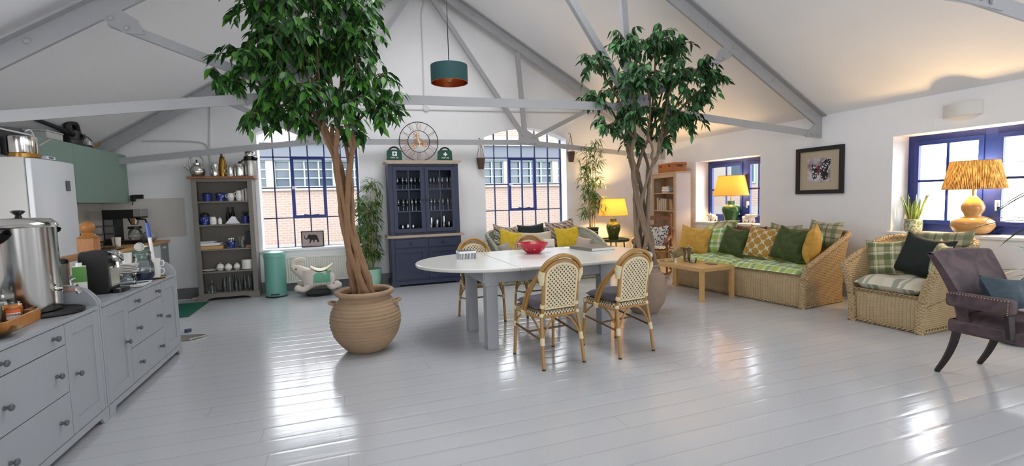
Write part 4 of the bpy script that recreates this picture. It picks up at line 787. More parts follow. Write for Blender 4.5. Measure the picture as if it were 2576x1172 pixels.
def rdir(rnd):
    z = rnd.uniform(-1, 1); a = rnd.uniform(0, 2 * PI); r = math.sqrt(1 - z * z); return V(r * math.cos(a), r * math.sin(a), z)
def ficus(name, label, loc, potfn, trunk_top, spread, lobes, seed, lmat, bmat, nl=42, L=.095, z0=.5, twist=3.2, nst=8, rb=.075, limbs=()):
    rnd = random.Random(seed); o = thing(name, label, 'tree', loc); potfn(o)
    top = V(*trunk_top); stems = MB(); ends = []
    for i in range(nst):
        a0 = 2 * PI * i / nst + rnd.uniform(-.3, .3); tw = twist * (1 if i % (3 if seed == 3 else 2) else -1) * rnd.uniform(.8, 1.2); r0 = rnd.uniform(.016, .032); pts = []; rs = []
        N = 26
        for j in range(N + 1):
            t_ = j / N; R = rb * (1.15 - .5 * math.sin(PI * min(t_ * 1.1, 1)) + spread * max(0, t_ - .72) ** 1.2 * 3) * rnd.uniform(.88, 1.12); a = a0 + tw * t_
            c = V(0, 0, z0).lerp(top, t_) + V(.035 * math.sin(5 * t_ + seed), .03 * math.cos(4 * t_), 0)
            pts.append(c + V(R * math.cos(a), R * math.sin(a), 0)); rs.append(r0 * (1.15 - .45 * t_) * rnd.uniform(.9, 1.1))
        stems.tube(smoothpath(pts, 2), [rs[min(k // 2, N)] for k in range(2 * N + 1)], 8); ends.append(pts[-1])
    stems.build('trunk', bmat, o)
    br = MB(); lv = MB(); k = 0
    for li, (cx, cy, cz, r) in enumerate(lobes):
        c = V(cx, cy, cz); st = min(ends, key=lambda e: (e - c).length + rnd.uniform(0, .1)); mid = st.lerp(c, .5) + V(rnd.uniform(-.05, .05), rnd.uniform(-.05, .05), .08)
        br.tube(smoothpath([st - V(0, 0, .05), mid, c], 4), [.014 - .0008 * i for i in range(9)], 6)
        for q in range(int(nl * (r / .35) ** 2)):
            dv = rdir(rnd); dv.z = dv.z * .8; e = c + dv * r * rnd.uniform(.55, 1.0); s0 = c.lerp(e, .25)
            ctrl = [s0, s0.lerp(e, .6) + V(0, 0, .05 * r), e + V(0, 0, -.04)]
            path = smoothpath(ctrl, 3); br.tube(path, [.004] * 4 + [.0022] * 3, 4, caps=False)
            for jj in range(9):
                t_ = .2 + .8 * jj / 8; p = path[min(int(t_ * 6), 6)] + V(rnd.uniform(-.012, .012), rnd.uniform(-.012, .012), rnd.uniform(-.01, .01))
                out = V(dv.x, dv.y, 0) * .55 + V(rnd.uniform(-1, 1), rnd.uniform(-1, 1), 0) * .75 + V(0, 0, rnd.uniform(-1.1, -.25))
                nr = V(dv.x, dv.y, .6) + rdir(rnd) * .6; l = L * rnd.uniform(.7, 1.15); leaf(lv, p, out, nr, l, l * .5, k, .18); k += 1
    br.build('branches', M_twig, o); lv.build('foliage', lmat, o, smooth=60); return o
M_terra = pm('terracotta_sand', '#a1876b', .85, var=.22, vs=6, bump=.35, bs=60); M_terra2 = pm('terracotta_grey', '#94806f', .85, var=.25, vs=6, bump=.35, bs=60)
def ribbed_pot(o, prof, mat, amp=.006, rings=13, z0=.08, z1=.5, lug=None):
    pts = smoothpath([(r, 0, z) for r, z in prof], 10); pr = []
    for p in pts:
        w = max(0, min(1, (p.z - z0) / .05)) * max(0, min(1, (z1 - p.z) / .03)); pr.append((p.x + amp * w * math.sin(p.z * rings * 2 * PI / (z1 - z0)), p.z))
    m = MB(); m.lathe([(0, 0)] + pr, 56); pt = m.build('pot', mat, o, smooth=70)
    zt = pr[-1][1]; MB().lathe([(0, zt - .05), (pr[-1][0] + .0, zt - .05)], 32).build('soil', M_soil, o)
    if lug:
        for a in lug[2]:
            a = math.radians(a); R = lug[0]; t_ = V(-math.sin(a), math.cos(a), 0); c = V(R * math.cos(a), R * math.sin(a), lug[1]); n = V(math.cos(a), math.sin(a), 0)
            MB().tube(smoothpath([c - t_ * .06 - n * .015, c - t_ * .045 + n * .03 + V(0, 0, .015), c + n * .045 + V(0, 0, .02), c + t_ * .045 + n * .03 + V(0, 0, .015), c + t_ * .06 - n * .015], 4), .014, 8).build('lug', mat, o)
def pot1(o): ribbed_pot(o, [(.15, 0), (.2, .03), (.285, .14), (.325, .27), (.315, .38), (.27, .47), (.235, .505), (.245, .53), (.268, .55), (.27, .575), (.25, .585), (.225, .57), (.22, .53)], M_terra, .0055, 13, .09, .5, (.285, .455, (168, -12)))
def pot2(o): ribbed_pot(o, [(.13, 0), (.165, .02), (.235, .14), (.265, .28), (.25, .4), (.205, .485), (.165, .52), (.165, .545), (.185, .565), (.185, .58), (.165, .585), (.15, .57), (.15, .53)], M_terra2, .004, 15, .06, .5, (.255, .4, (-35, 150)))
T1 = (.16, 4.72)
lob1 = [(-.72, 4.62, 2.68, .3), (-.9, 4.75, 2.5, .2), (-.35, 4.5, 2.42, .34), (.28, 4.55, 2.5, .3), (.47, 4.8, 2.38, .22), (-.55, 5.0, 2.75, .36), (-.02, 4.95, 2.75, .4), (-.3, 4.6, 2.85, .4), (.2, 4.75, 2.95, .36), (-.55, 4.7, 3.15, .36), (-.15, 4.7, 3.3, .42), (.25, 4.9, 3.3, .32), (-.5, 4.85, 2.25, .24), (.05, 4.4, 2.25, .26), (.38, 4.6, 2.22, .17), (-.62, 4.6, 2.22, .2), (-.3, 4.9, 2.2, .22), (.1, 4.75, 2.1, .16), (-.35, 4.9, 3.6, .4)]
ficus('ficus_tree', 'tall ficus tree with twisted trunk in the round sandy ribbed pot', (*T1, 0), pot1, (-.2, 0, 2.15), 1.0, [(x - T1[0], y - T1[1], z, r) for x, y, z, r in lob1], 3, M_fic, M_bark, 34, .105)
T2 = (3.4, 4.85)
lob2 = [(2.72, 4.8, 2.9, .24), (2.82, 4.9, 2.55, .24), (2.85, 4.75, 2.2, .2), (3.1, 4.7, 3.1, .3), (3.55, 4.8, 3.2, .32), (3.9, 4.9, 3.2, .26), (3.2, 4.6, 2.7, .34), (3.65, 4.6, 2.75, .36), (4.1, 4.75, 2.9, .28), (4.5, 4.9, 2.85, .22), (4.2, 4.85, 2.6, .25), (3.15, 4.7, 2.3, .3), (3.6, 4.65, 2.35, .32), (3.95, 4.75, 2.3, .22), (3.35, 5.0, 2.1, .2), (3.75, 4.9, 2.1, .17), (3.4, 5.1, 2.85, .35)]
ficus('ficus_tree', 'ficus tree with braided grey trunk in the grey urn behind the chairs', (*T2, 0), pot2, (-.02, 0, 2.1), 1.1, [(x - T2[0], y - T2[1], z, r) for x, y, z, r in lob2], 8, M_fic2, M_bark2, 34, .095, rb=.115, twist=3.6, nst=9)
def bamboo(name, label, loc, h, ncul, spread, seed, potfn, z0, lim=lambda q: True, lean=.08, nleaf=1.0, L=.13, mat=None, rng=(.25, 1.0)):
    rnd = random.Random(seed); o = thing(name, label, 'plant', loc); potfn(o); lv = MB(); k = 0; cl = MB(); tw = MB()
    for i in range(ncul):
        a = 2 * PI * i / ncul + rnd.uniform(-.4, .4); b = V(.05 * math.cos(a), .05 * math.sin(a), z0); hh = h * rnd.uniform(.72, 1.0) if i else h
        e = V(spread * math.cos(a) * rnd.uniform(.2, .6), spread * math.sin(a) * rnd.uniform(.2, .6), hh); path = smoothpath([b, b.lerp(e, .5) + V(rnd.uniform(-.02, .02), rnd.uniform(-.02, .02), 0), e], 7); cl.tube(path, [.008 - .0004 * q for q in range(15)], 6)
        for q in range(int(15 * nleaf)):
            t_ = rng[0] + (rng[1] - rng[0]) * q / (15 * nleaf - 1); p = path[min(int(t_ * 14), 14)]; aa = rnd.uniform(0, 2 * PI); ln = spread * rnd.uniform(.45, 1.1) * (1.1 - .5 * t_)
            d = V(math.cos(aa), math.sin(aa), rnd.uniform(.1, .7)); tp = [p, p + d * ln * .6, p + d * ln + V(0, 0, -.05)]
            if not (lim(tp[1]) and lim(tp[2])): continue
            tw.tube(tp, [.003, .002, .001], 4, caps=False)
            for s in range(8):
                pp = tp[1].lerp(tp[2], s / 7) if s > 1 else tp[0].lerp(tp[1], .5 + .4 * s); dd = V(math.cos(aa), math.sin(aa), 0) * .6 + V(rnd.uniform(-1, 1), rnd.uniform(-1, 1), rnd.uniform(-.9, .35)); l = L * rnd.uniform(.7, 1.2)
                if lim(pp + dd.normalized() * l): leaf(lv, pp, dd, V(0, 0, 1) + rdir(rnd) * .5, l, l * .15, k, .3, 3)
                k += 1
    cl.build('canes', M_cane, o); tw.build('twigs', M_cane, o); lv.build('leaves', mat or M_bam, o, smooth=60); return o
M_mint = pm('mint_glaze', '#a9d8c0', .3)
def mintpot(o): MB().lathe([(0, 0), (.12, 0), (.15, .03), (.172, .15), (.178, .305), (.18, .31), (.17, .31), (.16, .2), (0, .2)], 40).build('pot', M_mint, o); MB().lathe([(0, .27), (.168, .27)], 24).build('soil', M_soil, o)
bamboo('bamboo_plant', 'bushy green bamboo in a mint green pot beside the navy cabinet', (.39, 8.26, 0), 1.8, 7, .27, 5, mintpot, .27, lim=lambda q: q.y < .27 and q.x < .27, nleaf=1.6, L=.14)
def blackpot(o): MB().lathe([(0, 0), (.1, 0), (.112, .12), (.115, .13), (.115, .21), (.122, .215), (.122, .25), (.11, .25), (.1, .2), (0, .2)], 32).build('pot', M_mblk, o); MB().lathe([(.1165, .168), (.1175, .172), (.1165, .176)], 32).build('ring', M_brush, o)
ps = thing('plant_stand', 'dark plant stand behind the wicker loveseat arm', 'stand', (4.45, 8.0, 0)); MB().lathe([(0, .55), (.15, .55), (.15, .58), (0, .58)], 28).build('top', M_mblk, ps)
for a in (0, 120, 240): MB().tube([(.12 * math.cos(math.radians(a)), .12 * math.sin(math.radians(a)), .55), (.17 * math.cos(math.radians(a)), .17 * math.sin(math.radians(a)), 0)], .014).build('leg', M_mblk, ps)
bamboo('bamboo_plant', 'tall airy bamboo in a black pot in front of the glowing corner wall', (4.45, 8.0, .581), 1.93, 6, .26, 11, blackpot, .2, lim=lambda q: q.y < .53, nleaf=1.35, L=.13)
# hanging planters
for x, zt, lb in ((2.42, 2.17, 'brown pot hanging by string on the left of the right steel window'), (4.25, 2.3, 'brown pot hanging by string on the right of the right steel window')):
    h = thing('hanging_planter', lb, 'planter', (x, 8.44, zt - .2), group=None); MB().lathe([(0, 0), (.05, 0), (.082, .2), (.075, .2), (.045, .02), (0, .02)], 24).build('pot', pm('dark_clay', '#58433a', .85, var=.3, vs=14, bump=.4), h)
    m = MB()
    for a in (20, 140, 260): m.tube([(.08 * math.cos(math.radians(a)), .08 * math.sin(math.radians(a)), .195), (0, 0, .52)], .0045, 5)
    m.tube([(0, 0, .52), (0, .03, .56), (0, .1, .565)], .006, 6); m.build('string', M_twig, h)
# ---------------------------------------------------------------- navy cabinet
M_nv = pm('navy_paint', '#1d2744', .45, var=.06, vs=12); M_wash = wood('limed_oak', '#b9a795', '#a3917f', .6, (1.5, 8, 8), 6)
M_cabglass = glass('cabinet_glass', '#f2f5f7', .1, fac=.45)
nc = thing('display_cabinet', 'navy dresser with glass doors full of glassware', 'cabinet', (1.31, 8.0, 0))
MB().box(-.59, .59, .01, .5, .08, .81).build('body', M_nv, nc, bevel=.003)
m = MB(); m.prism([(-.61, 0), (-.5, 0), (-.46, .03), (.46, .03), (.5, 0), (.61, 0), (.61, .09), (-.61, .09)], -.012, .02, 'y'); m.box(-.61, -.59, 0, .5, 0, .09).box(.59, .61, 0, .5, 0, .09); m.build('plinth', M_nv, nc, bevel=.004)
MB().box(-.645, .645, -.03, .51, .81, .852).build('worktop', M_wash, nc, bevel=.008)
u = MB(); u.box(-.585, -.555, .06, .5, .852, 2.03).box(.555, .585, .06, .5, .852, 2.03).box(-.585, .585, .48, .5, .852, 2.03).box(-.585, .585, .06, .5, .852, .885).box(-.585, .585, .06, .5, 1.99, 2.03).box(-.585, -.51, .045, .07, .852, 2.03).box(.51, .585, .045, .07, .852, 2.03).box(-.03, .03, .05, .07, .88, 2.0)
for z in (1.245, 1.61): u.box(-.56, .56, .09, .48, z - .018, z)
u.build('upper_carcass', M_nv, nc, bevel=.003)
MB().prism([(-.585, 2.03), (.585, 2.03), (.61, 2.05), (.635, 2.065), (.635, 2.09), (-.635, 2.09), (-.635, 2.065), (-.61, 2.05)], .0, .5, 'y').build('cornice', M_wash, nc, bevel=.004)
def knob(par, x, y, z, mat, s=1.0):
    m = MB(); m.T = Matrix.Translation((x, y, z)) @ Euler((PI / 2, 0, 0)).to_matrix().to_4x4() @ Matrix.Scale(s, 4); m.lathe([(0, 0), (.01, 0), (.008, .012), (.016, .02), (.018, .028), (.012, .035), (0, .037)], 14); return m.build('knob', mat, par)
for a, s in ((-.515, 1), (.01, -1)):
    b = a + .505; d = MB(); w = .06; z0, z1 = .89, 1.985
    d.box(a, a + w, .03, .052, z0, z1).box(b - w, b, .03, .052, z0, z1).box(a, b, .03, .052, z0, z0 + .07).box(a, b, .03, .052, z1 - .06, z1).box((a + b) / 2 - .01, (a + b) / 2 + .01, .034, .05, z0, z1)
    for z in (1.245, 1.61): d.box(a, b, .034, .05, z - .012, z + .012)
    do = d.build('glass_door', M_nv, nc, bevel=.003); MB().box(a + w, b - w, .042, .044, z0 + .06, z1 - .05).build('pane', M_cabglass, do, smooth=0); knob(do, b - .025 if s > 0 else a + .025, .03, 1.43, M_nv)
for a, kx in ((-.53, -.27), (.02, .27)):
    b = a + .51; d = MB(); d.box(a, b, -.006, .014, .645, .785); do = d.build('drawer', M_nv, nc, bevel=.006); knob(do, (a + b) / 2, -.006, .715, M_nv, 1.2)
    d = MB(); w = .065; z0, z1 = .115, .625
    d.box(a, a + w, -.006, .014, z0, z1).box(b - w, b, -.006, .014, z0, z1).box(a, b, -.006, .014, z0, z0 + .07).box(a, b, -.006, .014, z1 - .07, z1).box(a + .05, b - .05, .004, .014, z0 + .05, z1 - .05); d.build('door', M_nv, nc, bevel=.004)
wg = None
M_wg = glass('wine_glass', '#fafcfd', .62, fac=1.5)
for z, lbl in ((1.611, 'stemmed wine glass on the top shelf of the navy cabinet'), (1.246, 'tall wine glass on the middle shelf of the navy cabinet')):
    for i in range(14):
        x = 1.31 - .475 + .95 * i / 13 + (.015 if i > 6 else -.015); y = 8.17 + .07 * (i % 2)
        if wg is None:
            wg = thing('wine_glass', lbl, 'glass', (x, y, z), group='wine glasses on the top shelf'); MB().lathe([(0, .001), (.031, .001), (.031, .003), (.006, .008), (.0045, .085), (.022, .1), (.035, .13), (.036, .165), (.03, .205)], 18).build('bowl', M_wg, wg)
        elif i == 0: wg = dup(wg, (x, y, z), label=lbl, group='wine glasses on the middle shelf')
        else: dup(wg, (x, y, z))
for i, (x, r, h, lb) in enumerate(((-.46, .04, .12, 'first small bowl glass on the bottom shelf of the navy cabinet'), (-.37, .045, .13, 'second bowl glass on the bottom shelf'), (-.28, .04, .14, 'short glass left of the left door mullion'), (-.19, .035, .13, 'short glass right of the left door mullion'), (-.09, .035, .1, 'red tinted glass on the bottom shelf of the left door'), (.12, .05, .24, 'tall glass jug on the bottom shelf of the right door'), (.22, .045, .2, 'glass carafe beside the tall jug in the right door'), (.34, .04, .26, 'tall dark glass vase in the right door'), (.43, .04, .16, 'glass tumbler at the far right of the bottom shelf'))):
    k = thing('glass_vessel', lb, 'glass', (1.31 + x, 8.2, .886)); MB().lathe([(0, .002), (r * .8, .002), (r, h * .5), (r * .85, h)], 20).build('bowl', M_wg if i != 4 else glass('red_glass', '#c46a6a', .4), k)
# clock
ck = thing('skeleton_clock', 'large skeleton clock with copper gears standing on the navy cabinet', 'clock', (1.27, 8.196, 2.421))
m = MB(); m.tube([(.325 * math.cos(a), 0, .325 * math.sin(a)) for a in [2 * PI * i / 60 for i in range(60)]], .007, 6, True); m.build('outer_ring', M_mblk, ck)
m = MB(); m.tube([(.182 * math.cos(a), 0, .182 * math.sin(a)) for a in [2 * PI * i / 48 for i in range(48)]], .006, 6, True); m.build('inner_ring', M_mblk, ck)
M_rose = pm('rose_copper', '#a9745c', .35, .9)
def glyphs(s):
    out = []; x = 0
    for ch in s:
        if ch == 'I': out.append((x, 0, x, 1)); x += .022
        elif ch == 'V': out += [(x, 1, x + .022, 0), (x + .044, 1, x + .022, 0)]; x += .06
        elif ch == 'X': out += [(x, 1, x + .044, 0), (x + .044, 1, x, 0)]; x += .06
    w = x - .016
    return [(a - w / 2, b, c - w / 2, d) for a, b, c, d in out]
nm = MB()
for h, s in enumerate('XII I II III IV V VI VII VIII IX X XI'.split()):
    a = PI / 2 - 2 * PI * h / 12; er = V(math.cos(a), 0, math.sin(a)); et = V(math.sin(a), 0, -math.cos(a))
    for x0, y0, x1, y1 in glyphs(s): nm.tube([er * (.187 + .132 * y0) + et * x0, er * (.187 + .132 * y1) + et * x1], .0035, 5)
nm.build('numerals', M_rose, ck)
g = MB()
for x, z, r in ((0, 0, .06), (-.04, .1, .05), (.1, -.04, .05), (-.09, -.07, .05)):
    g.tube([(x + r * math.cos(a) * (1 + .06 * (i % 2)), .004, z + r * math.sin(a) * (1 + .06 * (i % 2))) for i, a in enumerate([2 * PI * i / 32 for i in range(32)])], .005, 5, True); g.cyl((x, .002, z), (x, .008, z), r * .5, n=18)
    for b in range(5): a = 2 * PI * b / 5; g.beam((x, .005, z), (x + r * math.cos(a), .005, z + r * math.sin(a)), .01, .004, (0, 1, 0))
g.build('gears', pm('gear_copper', '#b5835d', .35, .8), ck)
MB().beam((.012, -.006, -.085), (-.03, -.006, .2), .012, .004, (0, 1, 0)).beam((.03, -.009, -.03), (-.02, -.009, .03), .02, .004, (0, 1, 0)).ball((.012, -.008, -.085), (.016, .004, .016), 10, 6).build('hands', pm('pale_gold', '#e0cfa8', .35, .5), ck)
# first aid bags
M_faid = fabric('first_aid_green', '#17493a', rough=.7)
def aid(x, lb, inv):
    o = thing('first_aid_bag', lb, 'first aid kit', (x, 8.12, 2.091)); m = MB(); m.prism([(-.125, 0), (.125, 0), (.118, .16), (.1, .185), (-.1, .185), (-.118, .16)], 0, .11, 'y'); m.build('bag', M_faid, o, bevel=.012, seg=3)
    MB().tube(smoothpath([(-.08, .05, .17), (-.06, .03, .205), (0, .02, .225), (.06, .03, .205), (.08, .05, .17)], 4), .014, 8).build('handle', M_mblk, o)
    wm = M_white; cx = [(-.012, -.034), (.012, -.034), (.012, -.012), (.034, -.012), (.034, .012), (.012, .012), (.012, .034), (-.012, .034), (-.012, .012), (-.034, .012), (-.034, -.012), (-.012, -.012)]
    if inv: MB().box(-.034, .04, -.003, .001, .078, .152).build('patch', wm, o, smooth=0); MB().prism([(.003 + a * .6, .115 + b * .6) for a, b in cx], -.005, -.002, 'y').build('cross', M_faid, o, smooth=0)
    else: MB().prism([(.0 + a * .95, .11 + b * .95) for a, b in cx], -.004, .001, 'y').build('cross', wm, o, smooth=0)
    text(o, 'FIRST AID', .03, (.0, -.002, .05), (90, 0, 0), wm); return o
aid(.85, 'green first aid bag with white square left of the clock', True); aid(1.7, 'green first aid bag with plain white cross right of the clock', False)
# pendant
pl = thing('pendant_lamp', 'dark green drum pendant lamp lined with copper', 'lamp', (1.41, 6.3, 2.955))
MB().lathe([(.24, 0), (.242, .0), (.242, .225), (.24, .225)], 48).build('lamp_shade', pm('shade_green', '#1c4446', .75), pl); MB().lathe([(.2385, .225), (.2385, .0)], 48).build('copper_lining', M_copper, pl); MB().lathe([(.236, .0), (.244, .0), (.244, .006), (.236, .006)], 48).build('rim', M_copper, pl)
MB().ball((0, 0, .07), (.04, .04, .055), 16, 10).build('bulb', pm('unlit_bulb', '#c98e62', .15), pl); MB().cyl((0, 0, .11), (0, 0, .2), .022).build('socket', M_mblk, pl)
m = MB()
for a in (0, 120, 240): m.tube([(0, 0, .2), (.239 * math.cos(math.radians(a)), .239 * math.sin(math.radians(a)), .215)], .003, 5)
m.build('spider', M_mblk, pl); MB().tube([(0, 0, .2), (-.005, 0, 2.25)], .006, 6).build('cord', M_mblk, pl)
cl_ = thing('cable_loop', 'short loop of white cable hanging below the ridge', 'cable', (2.05, 7.6, 4.74)); MB().tube(smoothpath([(-.12, 0, .18), (-.1, 0, .04), (-.02, 0, -.03), (.07, 0, .0), (.1, 0, .1)], 5), .008, 6).build('cable', M_white, cl_)
# ---------------------------------------------------------------- dining table and chairs
TTOP = .78
dt = thing('dining_table', 'large oval white topped dining table on square grey legs', 'table', (2.06, 4.77, 0))
M_tt = pm('table_white', '#d3d3cd', .22, var=.05, vs=2); M_tg = pm('table_grey', '#9a9da2', .5, var=.05)
def halfel(cx, a, b, s, n=20): return [(cx + s * a * math.cos(t), b * math.sin(t) * s) for t in [-PI / 2 + PI * i / n for i in range(n + 1)]]
cxl, cxr, A_, B_ = -.56, .58, .84, .735
MB().prism([p for p in halfel(cxl, A_, B_, -1)] , .746, TTOP, 'z').build('tabletop', M_tt, dt, bevel=.012, seg=3)
MB().prism([(cxl + .0015, -B_), (cxr - .0015, -B_), (cxr - .0015, B_), (cxl + .0015, B_)], .746, TTOP, 'z').build('leaf', M_tt, dt, bevel=.012, seg=3)
MB().prism([p for p in halfel(cxr, .63, B_, 1)], .746, TTOP, 'z').build('tabletop', M_tt, dt, bevel=.012, seg=3)
m = MB(); m.box(-.87, .62, -.575, -.545, .63, .746).box(-.87, .62, .22, .25, .63, .746).box(-.87, -.84, -.575, .25, .63, .746).box(.59, .62, -.575, .25, .63, .746).prism([(-.86, .746), (.9, .746), (.9, .7), (-.86, .7)], -.3, -.27, 'y'); m.build('apron', M_tg, dt, bevel=.003)
for x in (-.79, .42):
    for y in (-.52, .19): MB().box(x - .055, x + .055, y - .055, y + .055, 0, .6).box(x - .065, x + .065, y - .062, y + .062, .6, .746).build('leg', M_tg, dt, bevel=.004)
# bistro chairs
t = NT('cane_dots'); uv = t.uv(); x, y, _ = t.xyz(uv); P_ = .037
def dots(ox, oy):
    a = t.math('SUBTRACT', t.math('FRACT', t.math('ADD', t.math('DIVIDE', x, P_), ox)), .5); b = t.math('SUBTRACT', t.math('FRACT', t.math('ADD', t.math('DIVIDE', y, P_), oy)), .5)
    return t.math('LESS_THAN', t.math('MAXIMUM', t.math('ABSOLUTE', a), t.math('ABSOLUTE', b)), .17)
dm = t.math('MAXIMUM', dots(0, 0), dots(.5, .5)); wv = t.math('SINE', t.math('MULTIPLY', t.math('ADD', x, y), 700))
t.bsdf(t.mix(dm, rgb('#d8c7a3'), rgb('#1d1613')), .5, 0, t.bump(t.math('ADD', t.math('MULTIPLY', wv, .3), t.math('MULTIPLY', dm, -1)), .4, .003)); M_dots = t.mat
t = NT('cane_rim'); uv = t.uv(); x, y, _ = t.xyz(uv); zz = t.math('FRACT', t.math('ADD', t.math('DIVIDE', x, .03), t.math('MULTIPLY', t.math('FLOOR', t.math('DIVIDE', y, .018)), .5)))
t.bsdf(t.mix(t.math('LESS_THAN', zz, .38), rgb('#d8c7a3'), rgb('#2a1e18')), .55); M_dots2 = t.mat
M_ratt = pm('rattan', '#a87f45', .4, var=.3, vs=9, stretch=(1, 1, .3)); M_cream2 = pm('cream_binding', '#dccda6', .55, bump=.4, bs=120, stretch=(.1, .1, 3)); M_gcush = fabric('chair_cushion', '#453d48', '#3b343d', .8)
M_rdk = pm('rattan_dark', '#6d5130', .45, var=.3, vs=9)
bc = thing('bistro_chair', 'rattan bistro chair pulled up to the near side of the table, left one', 'chair', (1.645, 3.79, 0), 7.8, 'rattan bistro chairs')
sx = .195
# legs
for s in (-1, 1):
    lp = [(s * .2, -.265, 0), (s * .19, -.235, .25), (s * .175, -.2, .46)]
    l = MB().tube(smoothpath(lp, 4), .0145, 10).build('leg', M_ratt, bc); MB().cyl((s * .2, -.2655, 0), (s * .2, -.265, .012), .0155).build('foot_cap', M_mblk, l)
    MB().cyl((s * .193, -.243, .2), (s * .189, -.232, .26), .019).build('binding', M_cream2, l); MB().cyl((s * .179, -.207, .425), (s * .176, -.2, .45), .018).build('binding', M_cream2, l)
    lp = [(s * .205, .235, 0), (s * .195, .205, .46)]
    l = MB().tube(lp, .0145, 10).build('leg', M_ratt, bc); MB().cyl((s * .205, .2355, 0), (s * .205, .235, .012), .0155).build('foot_cap', M_mblk, l); MB().cyl((s * .2, .222, .27), (s * .199, .219, .315), .019).build('binding', M_cream2, l); MB().cyl((s * .196, .21, .42), (s * .195, .205, .455), .019).build('binding', M_cream2, l)
    MB().tube([(s * .2, .22, .29), (s * .19, -.235, .235)], .009, 8).build('stretcher', M_rdk, bc)
    MB().tube(bez((s * .2, .21, .31), (s * .19, .1, .43), (s * .19, .02, .43), (s * .195, .0, .43)), .008, 8).tube(bez((s * .19, -.23, .25), (s * .185, -.1, .42), (s * .19, .0, .43), (s * .195, .04, .43)), .008, 8).build('side_brace', M_ratt, bc)
MB().tube([(-.19, -.0, .262), (.19, -.0, .262)], .009, 8).build('stretcher', M_rdk, bc)
MB().tube(bez((-.185, -.235, .24), (-.12, -.225, .4), (-.06, -.215, .425), (0, -.21, .425), 8) + bez((0, -.21, .425), (.06, -.215, .425), (.12, -.225, .4), (.185, -.235, .24), 8)[1:], .008, 8).build('back_brace', M_ratt, bc)
# seat
sp_ = rrect(-.205, .205, -.205, .215, .06, 5); MB().prism(sp_, .462, .468, 'z').build('seat', M_dots, bc, smooth=0)
m = MB()
n = len(sp_); L_ = 0; pts = sp_ + [sp_[0]]
for i in range(n):
    a, b = pts[i], pts[i + 1]; l = math.dist(a, b); m.add([(a[0], a[1], .434), (b[0], b[1], .434), (b[0], b[1], .47), (a[0], a[1], .47)], [(0, 1, 2, 3)], [((L_, 0), (L_ + l, 0), (L_ + l, .036), (L_, .036))]); L_ += l
m.build('seat_rim', M_dots2, bc, smooth=0); MB().tube([(p[0] * .99, p[1] * .99, .425) for p in sp_], .013, 8, True).build('seat_rail', M_ratt, bc)
# hoops
def hoop(w, yb, zb, zm, zt, ytop, n=16):
    L = [V(-w * .98, yb, zb), V(-w, yb + (ytop - yb) * .55, zm)]; arc = [V(-w * math.cos(PI * i / n), yb + (ytop - yb) * (.55 + .45 * math.sin(PI * i / n)), zm + (zt - zm) * math.sin(PI * i / n)) for i in range(1, n)]
    return L + arc + [V(w, yb + (ytop - yb) * .55, zm), V(w * .98, yb, zb)]
MB().tube(hoop(.168, -.2, .46, .77, .895, -.275), .0145, 10).build('back_frame', M_ratt, bc)
def brace(w, off, r): # outer double hoop sweeping down to the seat sides
    h = [V(-.21 - off * .3, .02 + off, .43), V(-.21 - off * .3, -.06 + off, .6)] + [V(-w * math.cos(PI * i / 16), -.2 - .085 * math.sin(PI * i / 16) ** .6 + off, .765 + (.165 + off * .2) * math.sin(PI * i / 16)) for i in range(0, 17)] + [V(.21 + off * .3, -.06 + off, .6), V(.21 + off * .3, .02 + off, .43)]
    return smoothpath(h, 2)
MB().tube(brace(.2, 0, 0), .015, 10).tube(brace(.188, .028, 0), .013, 10).build('arm_hoop', M_ratt, bc)
inn = [(-.135, .5), (.135, .5)] + [(.14 * math.cos(t), .77 + .095 * math.sin(t)) for t in [PI * i / 14 for i in range(15)]]
yb = lambda z: -.205 - .17 * max(0, z - .46) * .9
m = MB(); m.add([(x, yb(z) - .004, z) for x, z in inn], [tuple(range(len(inn)))], [tuple((x, z) for x, z in inn)]); m.add([(x, yb(z) + .008, z) for x, z in inn], [tuple(range(len(inn)))[::-1]], [tuple((x, z) for x, z in inn)[::-1]]); m.build('cane_panel', M_dots, bc, smooth=0)
fr_ = [(x * 1.06, z if z > .6 else z - .008) for x, z in inn]; MB().tube([(x, yb(z), z) for x, z in fr_], .013, 8, True).build('panel_frame', M_cream2, bc)
for s in (-1, 1):
    MB().tube([(s * .172, -.22, .7), (s * .19, -.235, .77), (s * .185, -.25, .81)], [.024, .03, .026], 10).build('binding', M_cream2, bc); MB().cyl((s * .17, -.205, .5), (s * .168, -.21, .53), .019).build('binding', M_cream2, bc); MB().cyl((s * .21, .035, .41), (s * .212, .02, .45), .028).build('binding', M_cream2, bc)
cu = MB(); cu.T = RT((0, .01, .505), (90, 0, 0)); cu.pillow(.4, .4, .085, 14, 4, pinch=.02, flat=4); cu.build('seat_cushion', M_gcush, bc, smooth=60)
dup(bc, (2.345, 3.79, 0), 10.5, 'rattan bistro chair pulled up to the near side, right one')
dup(bc, (1.49, 5.36, 0), 183, 'rattan bistro chair on the far side nearest the navy cabinet'); dup(bc, (2.22, 5.42, 0), 178, 'rattan bistro chair on the far side behind the red bowl')
